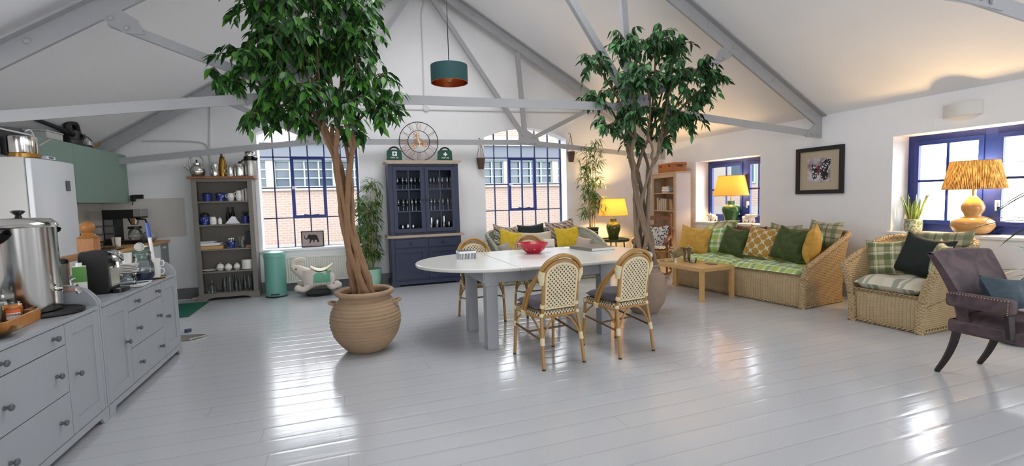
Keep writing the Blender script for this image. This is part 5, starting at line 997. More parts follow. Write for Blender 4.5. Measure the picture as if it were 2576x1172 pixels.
# on the table
t = NT('box_stripes'); uv = t.uv(); x, y, _ = t.xyz(uv); t.bsdf(t.mix(t.math('MULTIPLY', t.math('LESS_THAN', t.math('FRACT', t.math('DIVIDE', x, .0165)), .5), t.math('LESS_THAN', y, .066)), rgb('#dfe0e2'), rgb('#26262a')), .3); M_str = t.mat
sb_ = thing('striped_box', 'small black and white striped lidded box on the table', 'box', (1.225, 4.96, TTOP), 4); m = MB()
for (a, b, p, q) in ((-.09, .09, -.065, -.065), (-.09, .09, .065, .065)): m.add([(a, p, .0), (b, p, .0), (b, p, .07), (a, p, .07)], [(0, 1, 2, 3)])
for p in (-.09, .09): m.add([(p, -.065, 0), (p, .065, 0), (p, .065, .07), (p, -.065, .07)], [(0, 1, 2, 3)])
m.build('body', M_str, sb_, smooth=0); MB().box(-.093, .093, -.068, .068, .062, .085).build('lid', M_white, sb_, bevel=.002); m = MB()
for i in range(9): m.box(-.088 + i * .0205, -.08 + i * .0205, -.063, .063, .085, .0856)
for i in range(6): m.box(-.088, .088, -.061 + i * .0225, -.054 + i * .0225, .0852, .0862)
m.build('lid_grid', M_sbd, sb_, smooth=0)
rb_ = thing('red_bowl', 'red bowl with pale spots in the middle of the table', 'bowl', (2.04, 5.05, TTOP)); M_red = pm('red_glaze', '#b8263c', .22)
MB().lathe([(0, 0), (.075, 0), (.078, .008), (.12, .04), (.155, .08), (.178, .118), (.172, .12), (.148, .084), (.11, .045), (.06, .02), (0, .018)], 48).build('bowl', M_red, rb_)
m = MB()
for i in range(9): a = 2 * PI * i / 9 + .25; r = .134; m.T = Matrix.Translation((r * math.cos(a), r * math.sin(a), .054)) @ V(math.cos(a), math.sin(a), -.85).to_track_quat('Z', 'Y').to_matrix().to_4x4(); m.lathe([(0, .003), (.008, .003), (.0105, -.004)], 12)
m.build('spots', pm('spot_pink', '#e58d99', .3), rb_)
book('table_book', 'large grey coffee table book at the right of the table', (2.8, 5.05, TTOP), .34, .44, .038, pm('book_grey', '#77716a', .4, var=.25, vs=6), 8, flat=True, pages=pm('page_white', '#dfdfdd', .8))
# ---------------------------------------------------------------- wicker seats
M_wk = weave('wicker_honey', '#c5ad84', '#a89067', .045, .02, 1.0); M_wkv = ribs('wicker_front', '#cdb68d', '#b39a72', .034, .016); M_brd = weave('wicker_braid', '#cdb48a', '#ae9268', .03, .02, 1.0)
M_wg1 = weave('wicker_sage', '#a9aa98', '#878b7a', .045, .02, 1.0); M_wg2 = ribs('wicker_sage_front', '#96967a', '#7b7d5c', .034, .016); M_wgb = weave('wicker_sage_braid', '#b4b5a4', '#8e917f', .03, .02, 1.0)
def wicker_seat(name, label, cat, loc, rz, L, D, hf, ha, hb, flare, mats, R=.16, lean=.0, curve=1.0, armroll=0, group=None):
    o = thing(name, label, cat, loc, rz, group); mw, mf, mb = mats
    half = [V(L / 2, 0, 0), V(L / 2, D - R, 0)] + [V(L / 2 - R + R * math.cos(t), D - R + R * math.sin(t), 0) for t in [PI / 2 * i / 8 for i in range(1, 8)]] + [V(L / 2 - R, D, 0)]
    half = [half[0].lerp(half[1], i / 10) for i in range(10)] + half[1:]; w = L / 2 - R
    path = half + [V(w - 2 * w * i / 14, D, 0) for i in range(1, 14)] + [V(-p.x, p.y, 0) for p in half[::-1]]
    n = len(path); nr = []; Ls = [0]
    for i in range(n):
        d = (path[min(i + 1, n - 1)] - path[max(i - 1, 0)]).normalized(); nr.append(V(d.y, -d.x, 0) * 1)
        if i: Ls.append(Ls[-1] + (path[i] - path[i - 1]).length)
    def hh(p):
        t_ = min(1, max(0, p.y / (D * .93))); return ha + (hb - ha) * t_ ** curve
    def S(i, v, off):
        p = path[i]; h = hh(p); z = v * h; k = max(0, (z - .12)) / max(h, .01); return p + nr[i] * (flare * k * k - off) + V(0, 0, z)
    m = MB(); NV = 14
    for off, flip in ((0, 0), (.045, 1)):
        o0 = 0
        vs = [S(i, j / NV, off * (1 if j else 1)) for j in range(NV + 1) for i in range(n)]; fs = []; uv = []
        for j in range(NV):
            for i in range(n - 1):
                f = (j * n + i, j * n + i + 1, (j + 1) * n + i + 1, (j + 1) * n + i); u = [(Ls[i], j / NV * hh(path[i])), (Ls[i + 1], j / NV * hh(path[i + 1])), (Ls[i + 1], (j + 1) / NV * hh(path[i + 1])), (Ls[i], (j + 1) / NV * hh(path[i]))]
                fs.append(f[::-1] if not flip else f); uv.append(u[::-1] if not flip else u)
        m.add(vs, fs, uv)
    m.build('back_and_arms', mw, o, smooth=60)
    rim = [S(i, 1, .02) for i in range(n)]
    def braid(name, pts, r, k=3):
        m = MB(); pts = [Vector(p) for p in pts]; Lc = [0]
        for i in range(1, len(pts)): Lc.append(Lc[-1] + (pts[i] - pts[i - 1]).length)
        fine = smoothpath(pts, max(2, int(Lc[-1] / len(pts) / .012))); tot = 0; strands = [[] for _ in range(k)]
        for i, p in enumerate(fine):
            if i: tot += (p - fine[i - 1]).length
            d = (fine[min(i + 1, len(fine) - 1)] - fine[max(i - 1, 0)]).normalized(); a = d.cross(V(0, 0, 1)); a = a.normalized() if a.length > .15 else V(1, 0, 0); b = a.cross(d)
            for s in range(k): ph = tot / .09 * 2 * PI + 2 * PI * s / k; strands[s].append(p + a * r * .8 * math.cos(ph) + b * r * .8 * math.sin(ph))
        for s in strands: m.tube(s, r * .62, 6)
        return m.build(name, mb, o, smooth=60)
    braid('rim', rim, .026)
    for s in (0, n - 1):
        q = [S(s, v, .02) + V(0, -.01, 0) for v in [i / 8 for i in range(9)]]; braid('front_post', q, .03)
    x = L / 2 - .02; m = MB(); m.grid(lambda p, q: (-x + 2 * x * p, .012 - .012 * math.sin(PI * q), hf * q), 24, 8, (2 * x, hf)); m.build('front_panel', mf, o, smooth=60)
    MB().box(-x, x, .01, D - .05, hf - .03, hf - .01).build('seat_deck', mf, o)
    braid('front_edge', [(-x + 2 * x * i / 12, .0, hf) for i in range(13)], .012, 2); b = [p + nr[i] * .006 + V(0, 0, .022) for i, p in enumerate(path)]
    braid('base_trim', [(-x + 2 * x * i / 12, -.008, .022) for i in range(13)], .013, 2); braid('base_trim', b, .013, 2); braid('side_band', [S(i, .42 / 1, -.004) for i in range(n)], .006, 2)
    return o
# ---- fabrics
F_gchk = plaid('green_check', '#dfe3c4', [(.2, .05, .075, '#a8c054', .75, (0, 1)), (.2, .15, .04, '#4f9a56', .62, (0, 1)), (.2, .1, .012, '#e9ecd9', .8, (0, 1)), (.1, .02, .006, '#6fa95a', .4, (0,))])
F_sage = plaid('sage_plaid', '#c3bd98', [(.15, .04, .055, '#56663b', .68, (0, 1)), (.15, .11, .012, '#7f8a60', .6, (0, 1)), (.15, .09, .01, '#e0dcc2', .7, (0, 1))])
F_dplaid = plaid('dark_plaid', '#b3ab8c', [(.17, .05, .055, '#5d6647', .6, (0, 1)), (.17, .13, .015, '#4c573f', .7, (0, 1))])
F_strp = plaid('striped_cream', '#d9d3c1', [(.33, .06, .05, '#7e8c78', .8, (0,)), (.33, .125, .03, '#8a967f', .7, (0,)), (.33, .24, .08, '#cfc5ab', .6, (0,))])
F_yel = velvet('mustard_velvet', '#b98a34', '#d3a54a', .6); F_dg = velvet('olive_velvet', '#2f3d15', '#4a5a26', .5); F_fg = velvet('forest_velvet', '#081414', '#0f2220', .25); F_plum = velvet('plum_velvet', '#3a2d31', '#5b4a4c', .9); F_slate = velvet('slate_velvet', '#2d3a42', '#43525b', .6); F_lem = velvet('lemon_velvet', '#b99a18', '#d6b92c', .5)
F_cream = fabric('cream_linen', '#c9c0ab', '#b8ae98'); F_pink = fabric('pale_pink', '#c3b1a8', '#b3a097')
t = NT('mustard_petals'); uv = t.uv(); x, y, _ = t.xyz(uv); P_ = .105
def petal(a, b):
    u = t.math('SUBTRACT', t.math('FRACT', t.math('DIVIDE', a, P_)), .5); v_ = t.math('MULTIPLY', t.math('SINE', t.math('MULTIPLY', t.math('DIVIDE', b, P_), PI)), .125); return t.math('LESS_THAN', t.math('ABSOLUTE', u), t.math('ABSOLUTE', v_))
r1 = t.math('MULTIPLY', t.math('ADD', x, y), .7071); r2 = t.math('MULTIPLY', t.math('SUBTRACT', x, y), .7071)
pm_ = t.math('MAXIMUM', petal(r1, r2), petal(r2, r1)); t.bsdf(t.mix(pm_, rgb('#b48a3c'), rgb('#d9cfba')), .85, 0, t.bump(t.math('ADD', pm_, t.noise(90, uv)), .3, .004)); F_pet = t.mat
def ikat(name, cols, sc=9, dist=2.5):
    t = NT(name); uv = t.uv(); x, y, _ = t.xyz(uv); w = t.n('TexWave', wave_type='BANDS', bands_direction='DIAGONAL'); w.inputs['Scale'].default_value = sc; w.inputs['Distortion'].default_value = dist; w.inputs['Detail'].default_value = 2; w.inputs['Detail Scale'].default_value = 2; t.link(uv, w.inputs[0])
    n_ = t.math('ADD', t.math('MULTIPLY', w.outputs['Fac'], .7), t.math('MULTIPLY', t.noise(12, uv, 2), .3)); t.bsdf(t.ramp(n_, [(i / len(cols), c) for i, c in enumerate(cols)], 'CONSTANT'), .85, 0, t.bump(t.noise(200, uv), .2, .002)); return t.mat
F_ikat = ikat('ikat_dark', ['#23272a', '#8d8069', '#b9ad95', '#4a4a48', '#cfc6b3'], 5, 4); F_ikat2 = ikat('ikat_rose', ['#2e2624', '#9a8378', '#c5a9a6', '#6d6a4c', '#d3c4bd'], 6, 5); F_flor = ikat('floral_red', ['#5b2b26', '#3b4733', '#8b6a4d', '#7a4a3a'], 14, 8)
t = NT('navy_damask'); uv = t.uv(); v = t.n('TexVoronoi', feature='F1'); v.inputs['Scale'].default_value = 34; t.link(uv, v.inputs[0]); t.bsdf(t.ramp(t.math('ADD', v.outputs['Distance'], t.math('MULTIPLY', t.noise(20, uv), .4)), [(.0, '#232c4d'), (.62, '#c9c4bb')], 'CONSTANT'), .85); F_dam = t.mat
def cushion(name, label, mat, par, lx, ly, lz, w, h, t_=.15, rot=(0, 0, 0), seed=0, group=None, pipe=None, cat='cushion', sag=.06, pinch=.07, n=14):
    # position given in the seat's own frame, then fixed in the room as a thing of its own
    th = par.rotation_euler.z; p = V(lx * math.cos(th) - ly * math.sin(th) + par.location.x, lx * math.sin(th) + ly * math.cos(th) + par.location.y, lz)
    R = Euler((0, 0, th)).to_matrix() @ Euler([math.radians(a) for a in rot]).to_matrix()
    m = MB(); m.pillow(w, h, t_, n, seed, sag, pinch); o = m.build(name, mat, None, p, smooth=70); o.rotation_euler = R.to_euler(); tag(o, label, cat, group)
    if pipe:
        k = 24; pts = []
        for s in range(4):
            for i in range(k // 4):
                u_ = -1 + 2 * i / (k / 4); a, b = ((u_, -1), (1, u_), (-u_, 1), (-1, -u_))[s]
                kx = 1 - pinch * (1 - abs(a)) ** .8 * abs(b) ** 3; kk = 1 - pinch * (1 - abs(b)) ** .8 * abs(a) ** 3; z = b * h / 2 * kx - sag * h * (1 - a * a) * max(0, b) ** 2; pts.append((a * w / 2 * kk, 0, z))
        MB().tube(pts, .006, 6, True).build('piping', pipe, o)
    return o
# ---- long sofa
sf = wicker_seat('wicker_sofa', 'long honey wicker sofa with green check seat under the side window', 'sofa', (5.008, 5.149, 0), -82.9, 2.06, .9, .40, .5, .86, .09, (M_wk, M_wkv, M_brd))
def seat_pad(par, x0, x1, y0, y1, z, th, mat, segs=1, seed=0, front=.03, name='seat_pad'):
    m = MB()
    for s in range(segs):
        a = x0 + (x1 - x0) * s / segs; b = x0 + (x1 - x0) * (s + 1) / segs
        def top(p, q, sg):
            X = a + (b - a) * p; Y = y0 + (y1 - y0) * q; e = (1 - abs(2 * p - 1) ** 7) ** .5 * (1 - abs(2 * q - 1) ** 7) ** .5
            tuft = .018 * math.cos(X * 19) * math.cos(Y * 16) + noise.noise((X * 5 + seed, Y * 5, s)) * .02
            return (X, Y + noise.noise((X * 6, Y * 3, 2.)) * .012, z + (sg * th / 2 + (tuft if sg > 0 else 0)) * e - (front * (1 - q) ** 6))
        nn = max(8, int((b - a) / .05))
        m.grid(lambda p, q: top(p, q, 1), nn, 14, (b - a, y1 - y0)); m.grid(lambda p, q: top(1 - p, q, -1), nn, 14, (b - a, y1 - y0))
    return m.build(name, mat, par, smooth=70)
seat_pad(sf, -.97, .97, -.03, .8, .44, .085, F_gchk, 2, 3)
SG = None
cushion('scatter_cushion', 'mustard velvet cushion at the far left end of the long sofa', F_yel, sf, -.9, .3, .69, .46, .44, .16, (-16, 8, 28), 1)
cushion('scatter_cushion', 'green checked cushion between the mustard and the first olive cushion', F_gchk, sf, -.66, .52, .7, .44, .46, .15, (-18, -3, 6), 2)
cushion('scatter_cushion', 'olive velvet cushion left of the petal patterned one', F_dg, sf, -.31, .48, .695, .47, .44, .17, (-20, 6, -4), 3)
cushion('scatter_cushion', 'mustard cushion with white petal pattern in the middle of the sofa', F_pet, sf, .14, .45, .72, .46, .46, .15, (-18, 5, 0), 4)
cushion('scatter_cushion', 'olive velvet cushion right of the petal patterned one', F_dg, sf, .57, .42, .72, .46, .46, .17, (-22, 8, -6), 5)
cushion('scatter_cushion', 'small green checked cushion tucked behind the right olive cushion', F_gchk, sf, .8, .5, .7, .36, .4, .13, (-16, -8, -30), 6)
cushion('scatter_cushion', 'mustard velvet cushion resting edge on against the right sofa arm', F_yel, sf, .9, .36, .745, .42, .46, .17, (-8, 10, -62), 7)
cushion('back_cushion', 'sage plaid cushion standing in the right back corner of the sofa', F_dplaid, sf, .82, .74, .85, .46, .36, .15, (-14, 2, -8), 8)
cushion('back_cushion', 'pale sage plaid cushion lying flat on the left end of the sofa back', F_sage, sf, -.75, .72, .88, .5, .32, .12, (-62, -6, 4), 9)
cushion('back_cushion', 'red floral cushion peeking out behind the left olive cushion', F_flor, sf, -.25, .74, .74, .5, .36, .13, (-12, 0, 0), 10)
cushion('back_cushion', 'dark sage plaid cushion behind the petal patterned cushion', F_dplaid, sf, .28, .73, .78, .46, .38, .13, (-12, 3, 0), 11)
# ---- wicker armchair
ac = wicker_seat('wicker_armchair', 'honey wicker armchair with flared arms under the large side window', 'armchair', (5.17, 3.254, 0), -87.8, .67, .76, .35, .6, .86, .16, (M_wk, M_wkv, M_brd), R=.2, curve=.9)
seat_pad(ac, -.3, .3, -.025, .6, .42, .14, F_strp, 1, 7, .0)
cushion('scatter_cushion', 'green and cream plaid cushion at the left of the wicker armchair', F_sage, ac, -.21, .42, .665, .4, .4, .14, (-16, -6, 22), 21, pipe=F_dplaid)
cushion('scatter_cushion', 'dark forest green velvet cushion in the middle of the wicker armchair', F_fg, ac, .1, .42, .71, .46, .44, .15, (-20, 9, -6), 22)
cushion('scatter_cushion', 'pale plaid cushion against the right arm of the wicker armchair', F_sage, ac, .27, .36, .68, .36, .4, .13, (-14, 8, -50), 23)
cushion('back_cushion', 'long sage plaid cushion along the armchair back below the lamp', F_dplaid, ac, .12, .62, .82, .6, .3, .13, (-14, -2, 0), 24)
# ---- loveseat by the window
lv_ = wicker_seat('wicker_loveseat', 'grey green wicker loveseat with yellow cushions below the steel window', 'sofa', (3.32, 7.3, 0), 0, 1.9, .85, .36, .56, .84, .1, (M_wg1, M_wg2, M_wgb), R=.36, curve=.75)
seat_pad(lv_, -.86, .86, 0, .7, .41, .09, F_cream, 2, 9)
cushion('scatter_cushion', 'black and cream wavy patterned cushion at the left of the loveseat', F_ikat, lv_, -.66, .56, .74, .5, .46, .15, (-16, 8, 14), 31)
cushion('scatter_cushion', 'lemon velvet cushion at the left of the loveseat', F_lem, lv_, -.62, .42, .68, .42, .42, .15, (-22, 14, 6), 32)
cushion('scatter_cushion', 'dark green velvet cushion at the top middle of the loveseat', F_fg, lv_, -.12, .68, .78, .52, .36, .14, (-16, -2, 0), 33)
cushion('scatter_cushion', 'long cream cushion in the middle of the loveseat', F_cream, lv_, -.1, .5, .67, .62, .32, .14, (-20, 0, 0), 34)
cushion('scatter_cushion', 'small white cushion in front of the long cream cushion', pm('white_linen', '#dcd8d0', .9), lv_, .1, .4, .61, .22, .18, .09, (-20, 4, 0), 35)
cushion('scatter_cushion', 'rose patterned cushion behind the right lemon cushion', F_ikat2, lv_, .45, .64, .78, .56, .46, .15, (-14, -7, -4), 36)
cushion('scatter_cushion', 'lemon velvet cushion at the right of the loveseat', F_lem, lv_, .49, .46, .69, .48, .4, .16, (-18, -2, 0), 37)
cushion('scatter_cushion', 'small pink cushion by the right arm of the loveseat', F_pink, lv_, .74, .34, .58, .28, .24, .11, (-22, 14, -24), 38)
cushion('scatter_cushion', 'small grey cushion by the left arm of the loveseat', pm('grey_linen', '#a09a92', .9, var=.1), lv_, -.78, .26, .57, .26, .22, .11, (-24, -12, 30), 39)
st = thing('footstool', 'dark green stool standing in front of the loveseat', 'stool', (3.1, 6.6, 0)); M_dgr = pm('dark_green_paint', '#24362b', .5); MB().lathe([(0, .4), (.17, .4), (.18, .42), (.17, .44), (0, .44)], 24).build('seat', M_dgr, st)
for a in (45, 135, 225, 315): MB().tube([(.12 * math.cos(math.radians(a)), .12 * math.sin(math.radians(a)), .4), (.17 * math.cos(math.radians(a)), .17 * math.sin(math.radians(a)), 0)], .02).build('leg', M_dgr, st)
# ---- purple armchair
pc = thing('velvet_armchair', 'plum velvet armchair with studded arms at the right edge', 'armchair', (4.45, 1.92, 0), -3); M_dk = pm('ebony_wood', '#1d1614', .4)
def leg_(s, y0, y1, rk): return MB().tube(smoothpath([(s * .235, y0, .42), (s * .236, y0 + rk * .2, .26), (s * .238, y0 + rk * .55, .12), (s * .24, y0 + rk, 0)], 4), [.034 - .0012 * i for i in range(13)], 4, sx=1).build('leg', M_dk, pc, bevel=.004, smooth=30)
for s in (-1, 1): leg_(s, .22, 0, .13); leg_(s, -.24, 0, -.03)
MB().prism(rrect(-.28, .28, -.3, .28, .04), .34, .435, 'z').build('seat_rail', F_plum, pc, bevel=.02, seg=3)
m = MB(); m.grid(lambda p, q: (-.26 + .52 * p, -.29 + .55 * q, .435 + .06 * ((1 - abs(2 * p - 1) ** 4) * (1 - abs(2 * q - 1) ** 4)) ** .5), 12, 12, (.5, .5)); m.build('seat', F_plum, pc, smooth=60)
def backs(p, q, th):
    a = (p - .5) * 2; z = .42 + .5 * q; w = .27 + .05 * q ** 1.5; fl = .09 * (abs(a) ** 3) * (.3 + .7 * (1 - q)); y = .22 + .15 * q ** 1.6 - fl - .02 * (1 - a * a) * 0
    return (a * w, y + th * (1 - .35 * q) - (.03 * math.sin(PI * q) * (1 - a * a) if th == 0 else 0), z - .015 * abs(a) ** 2 * q)
m = MB(); m.grid(lambda p, q: backs(p, q, 0), 16, 14, (.6, .55)); m.grid(lambda p, q: backs(1 - p, q, .075), 16, 14, (.6, .55))
m.grid(lambda p, q: tuple(V(*backs(p, 1, 0)).lerp(V(*backs(p, 1, .075)), q) + V(0, 0, .012 * math.sin(PI * q))), 16, 4, (.6, .08))
for e in (0, 1): m.grid(lambda p, q: tuple(V(*backs(e, q, 0)).lerp(V(*backs(e, q, .075)), p if e else 1 - p)), 2, 14, (.08, .55))
m.build('backrest', F_plum, pc, smooth=50, weld=True)
for s in (-1, 1):
    a = MB(); a.prism(rrect(-.12, .26, .54, .645, .025), s * .29 - .035, s * .29 + .035, 'x'); ar = a.build('arm', F_plum, pc, bevel=.015, seg=3)
    st_ = MB()
    for i in range(20): st_.ball((s * .327, .24 - .018 * i, .636), (.003, .0045, .0045), 6, 4)
    for i in range(6): st_.ball((s * .327, -.102, .62 - .015 * i), (.003, .0045, .0045), 6, 4)
    st_.build('studs', pm('stud_brass', '#c9b48c', .3, .9), ar); MB().beam((s * .29, -.09, .54), (s * .275, -.1, .37), .045, .035).build('arm_post', M_dk, pc, bevel=.004)
cushion('bolster_cushion', 'slate blue velvet cushion slumped in the plum armchair', F_slate, pc, .06, .06, .65, .58, .27, .2, (-30, 3, 0), 41, sag=.3, pinch=.03)
# ---------------------------------------------------------------- coffee table and glass
ct = thing('coffee_table', 'low pale pine coffee table in front of the long sofa', 'table', (4.585, 5.5, 0), 6); M_lack = wood('birch_veneer', '#d0a970', '#c39a60', .4, (1, 8, 8), 5, .03)
MB().box(-.3, .3, -.53, .53, .39, .44).build('top', M_lack, ct, bevel=.003)
for x in (-.275, .275):
    for y in (-.505, .505): MB().box(x - .025, x + .025, y - .025, y + .025, 0, .39).build('leg', M_lack, ct, bevel=.002)
M_cut = glass('cut_crystal', '#f8fbfb', .25, .02, 1.0)
def ctp(lx, ly): a = math.radians(6); return (4.585 + lx * math.cos(a) - ly * math.sin(a), 5.5 + lx * math.sin(a) + ly * math.cos(a), .441)
d = thing('decanter', 'square cut glass decanter with a stopper on the coffee table', 'decanter', ctp(-.08, .22)); MB().prism(rrect(-.045, .045, -.045, .045, .01), 0, .11, 'z').lathe([(.045, .11), (.018, .135), (.016, .165), (.024, .17)], 16).build('body', M_cut, d, bevel=.004); MB().lathe([(0, .165), (.014, .165), (.028, .185), (.028, .21), (.012, .222), (0, .223)], 8).build('stopper', M_cut, d)
k = thing('tumbler', 'cut glass tumbler to the left of the decanter', 'glass', ctp(-.2, .3)); MB().lathe([(0, .008), (.032, .008), (.04, .09), (.037, .09), (.03, .015), (0, .015)], 10).build('bowl', M_cut, k)
k = thing('glass_vase', 'tall flared clear glass vase on the coffee table', 'vase', ctp(.08, .1)); MB().lathe([(0, .005), (.045, .005), (.05, .05), (.065, .17), (.078, .2), (.074, .2), (.06, .165), (.044, .05), (0, .03)], 28).build('bowl', M_wg, k)
k = thing('votive_candle', 'white candle in a glass cup in front of the glass vase', 'candle', ctp(.03, -.06)); MB().lathe([(0, .003), (.045, .003), (.055, .06), (.05, .06), (.042, .012), (0, .01)], 24).build('cup', M_cut, k); MB().lathe([(0, .012), (.041, .012), (.047, .05), (0, .054)], 20).build('wax', M_cream, k)
k = thing('coaster', 'thin dark coaster near the right end of the coffee table', 'coaster', ctp(.12, -.3)); MB().prism(rrect(-.05, .05, -.07, .07, .012), 0, .006, 'z').build('coaster', M_sbd, k)
# ---------------------------------------------------------------- corner: tray table, lamps, bookcase, rocker
tt = thing('tray_table', 'round dark green tray table under the glowing corner lamp', 'table', (4.86, 7.92, 0)); MB().lathe([(0, .555), (.29, .555), (.3, .565), (.3, .6), (.29, .6), (.285, .575), (0, .575)], 40).build('tray', pm('dark_green_tray', '#1d2a20', .4), tt)
for a in (45, 135, 225, 315): c_, s_ = math.cos(math.radians(a)), math.sin(math.radians(a)); MB().tube([(.2 * c_, .2 * s_, .555), (.24 * c_, .24 * s_, 0)], .012).build('leg', M_mblk, tt)
def shade_mat(name, a, b, pleat=0, emis=None):
    t = NT(name); uv = t.uv(); x, y, _ = t.xyz(uv); n_ = t.noise(60, uv, 3)
    if pleat:
        n2 = t.math('ADD', t.math('MULTIPLY', t.noise(1, t.uv((55, 12, 1)), 4, .65), .75), t.math('MULTIPLY', t.math('SINE', t.math('MULTIPLY', x, 420)), .09)); col = t.ramp(n2, [(.3, a), (.52, b)])
    else: col = t.mix(t.math('MULTIPLY', n_, .5), rgb(a), rgb(b))
    df = t.n('BsdfDiffuse'); t.link(col, df.inputs[0]); tr = t.n('BsdfTranslucent'); t.link(col, tr.inputs[0]); mx = t.n('MixShader'); mx.inputs[0].default_value = .095; t.link(df.outputs[0], mx.inputs[1]); t.link(tr.outputs[0], mx.inputs[2]); t.link(mx.outputs[0], t.out.inputs[0]); return t.mat
M_shy = shade_mat('yellow_shade', '#f2bd62', '#e8ad4c'); M_shp = shade_mat('pleated_shade', '#5d4022', '#d8b071', 1); M_jade = pm('jade_glaze', '#2f5a34', .15, var=.35, vs=5); M_olive = pm('olive_glaze', '#39441a', .15, var=.35, vs=5); M_must = pm('mustard_glaze', '#b98f58', .12, var=.12, vs=6); M_brs = pm('lamp_brass', '#b59a5a', .3, 1.0)
t = NT('warm_bulb'); e = t.n('Emission'); e.inputs[0].default_value = (1, .72, .36, 1); e.inputs[1].default_value = 18; t.link(e.outputs[0], t.out.inputs[0]); M_bulb = t.mat
def lamp(label, loc, base, bmat, z0, z1, r0, r1, smat, power, zb=None, sock=.05, gx=1):
    o = thing('table_lamp', label, 'lamp', loc); MB().lathe(base, 36).build('base', bmat, o, smooth=60); zt = base[-1][1]; MB().cyl((0, 0, zt - .01), (0, 0, z0 + .06), .012).build('stem', M_brs, o)
    sh = MB().lathe([(r0, z0), (r1, z1)], 48); s = sh.build('lamp_shade', smat, o); m = MB(); m.tube([(r0 * math.cos(a), r0 * math.sin(a), z0) for a in [2 * PI * i / 40 for i in range(40)]], .003, 5, True).tube([(r1 * math.cos(a), r1 * math.sin(a), z1) for a in [2 * PI * i / 40 for i in range(40)]], .003, 5, True)
    for a in (0, 120, 240): m.tube([(0, 0, z1 - .02), (r1 * math.cos(math.radians(a)), r1 * math.sin(math.radians(a)), z1)], .002, 4)
    m.build('shade_wire', pm('shade_trim', '#a57a2c', .7), s); zb = zb or z0 + (z1 - z0) * .5; MB().ball((0, 0, zb), (.03, .03, .04), 12, 8).build('bulb', M_bulb, o)
    l = bpy.data.lights.new('lamp_light', 'POINT'); l.energy = power; l.color = (1, .64, .27); l.shadow_soft_size = .045; lo = bpy.data.objects.new('lamp_light', l); COL.objects.link(lo); lo.location = (0, 0, zb + .0); lo.parent = o; return o
lamp('lit table lamp with olive vase base on the corner tray table', (4.86, 7.92, .576), [(0, 0), (.085, 0), (.09, .015), (.1, .1), (.13, .2), (.135, .26), (.11, .32), (.062, .345), (.058, .36), (.062, .41), (.0, .412)], M_olive, .47, .79, .28, .215, M_shy, 125)
lamp('lit table lamp with jade vase base on the side window sill', (6.43, 6.6, .895), [(0, 0), (.1, 0), (.1, .02), (.115, .1), (.15, .2), (.148, .26), (.11, .3), (.062, .32), (.06, .38), (.0, .38)], M_jade, .47, .815, .3, .215, M_shy, 75)
lamp('lit lamp with mustard gourd base and pleated shade on the large window sill', (6.43, 3.19, .89), [(0, .0), (.1, 0), (.15, .03), (.185, .09), (.175, .145), (.12, .185), (.075, .2), (.07, .215), (.095, .26), (.1, .3), (.08, .35), (.04, .4), (.03, .415), (.0, .416)], M_must, .49, .79, .265, .2, M_shp, 110)
def bear(x, y, rz, label, s=1.0):
    o = thing('polar_bear_figure', label, 'figurine', (x, y, .895), rz); o.scale = (s, s, s)
    skin('body', pm('bear_white', '#e9e4da', .5), o, [[('a', (0, 0, .1), (.05, .05)), ('b', (.07, 0, .105), (.055, .05)), ('c', (.12, 0, .09), (.03, .03))], [('a', (0, 0, .1), .05), ('n', (-.06, 0, .115), (.04, .04)), ('h', (-.1, 0, .13), (.036, .034)), ('m', (-.145, 0, .12), (.02, .018))]] +
         [[(q, (px, 0, .09), .04), (q + str(i), (px + .005, sy * .03, .05), (.024, .024)), (q + str(i) + 'f', (px - .005, sy * .032, .012), (.022, .016))] for q, px in (('a', 0), ('b', .07)) for i, sy in enumerate((-1, 1))] if False else
         [[('a', (0, 0, .1), (.05, .05)), ('b', (.07, 0, .105), (.055, .05)), ('c', (.12, 0, .09), (.03, .03))], [('a', (0, 0, .1), .05), ('n', (-.06, 0, .115), (.04, .04)), ('h', (-.1, 0, .13), (.036, .034)), ('m', (-.145, 0, .12), (.02, .018))],
          [('n', (-.06, 0, .115), .04), ('f1', (-.05, -.035, .055), (.024, .024)), ('f2', (-.055, -.037, .012), (.022, .014))], [('n', (-.06, 0, .115), .04), ('g1', (-.045, .035, .055), (.024, .024)), ('g2', (-.05, .037, .012), (.022, .014))],
          [('b', (.07, 0, .105), .05), ('k1', (.08, -.037, .055), (.027, .027)), ('k2', (.075, -.038, .012), (.024, .014))], [('b', (.07, 0, .105), .05), ('l1', (.085, .037, .055), (.027, .027)), ('l2', (.08, .038, .012), (.024, .014))]], 2)
    m = MB()
    for sy in (-1, 1): m.ball((-.09, sy * .026, .162), (.008, .009, .01), 8, 5)
    m.build('ear', MAT['bear_white'], o); m = MB(); m.ball((-.164, 0, .122), (.006, .008, .006), 8, 5); m.build('nose', M_blk, o); return o
bear(6.4, 7.02, -95, 'white bear figure on the sill left of the jade lamp', .95); bear(6.4, 6.17, 95, 'white bear figure on the sill right of the jade lamp', 1.05)
sn = thing('snake_plant', 'snake plant in a mosaic pot on the large window sill', 'plant', (6.43, 3.76, .89)); t = NT('mosaic'); v = t.n('TexVoronoi'); v.inputs['Scale'].default_value = 45; t.link(t.uv(coord='Object'), v.inputs[0]); t.bsdf(t.mix(t.math('GREATER_THAN', v.outputs['Distance'], .5), t.mix(v.outputs['Color'] if False else t.noise(20, t.uv(coord='Object')), rgb('#76876f'), rgb('#50684c')), rgb('#a9ac9c')), .3, 0, t.bump(v.outputs['Distance'], .5, .004))
MB().lathe([(0, 0), (.07, 0), (.088, .02), (.092, .08), (.085, .15), (.078, .15), (.08, .13), (0, .13)], 30).build('pot', t.mat, sn); m = MB(); rnd = random.Random(5)
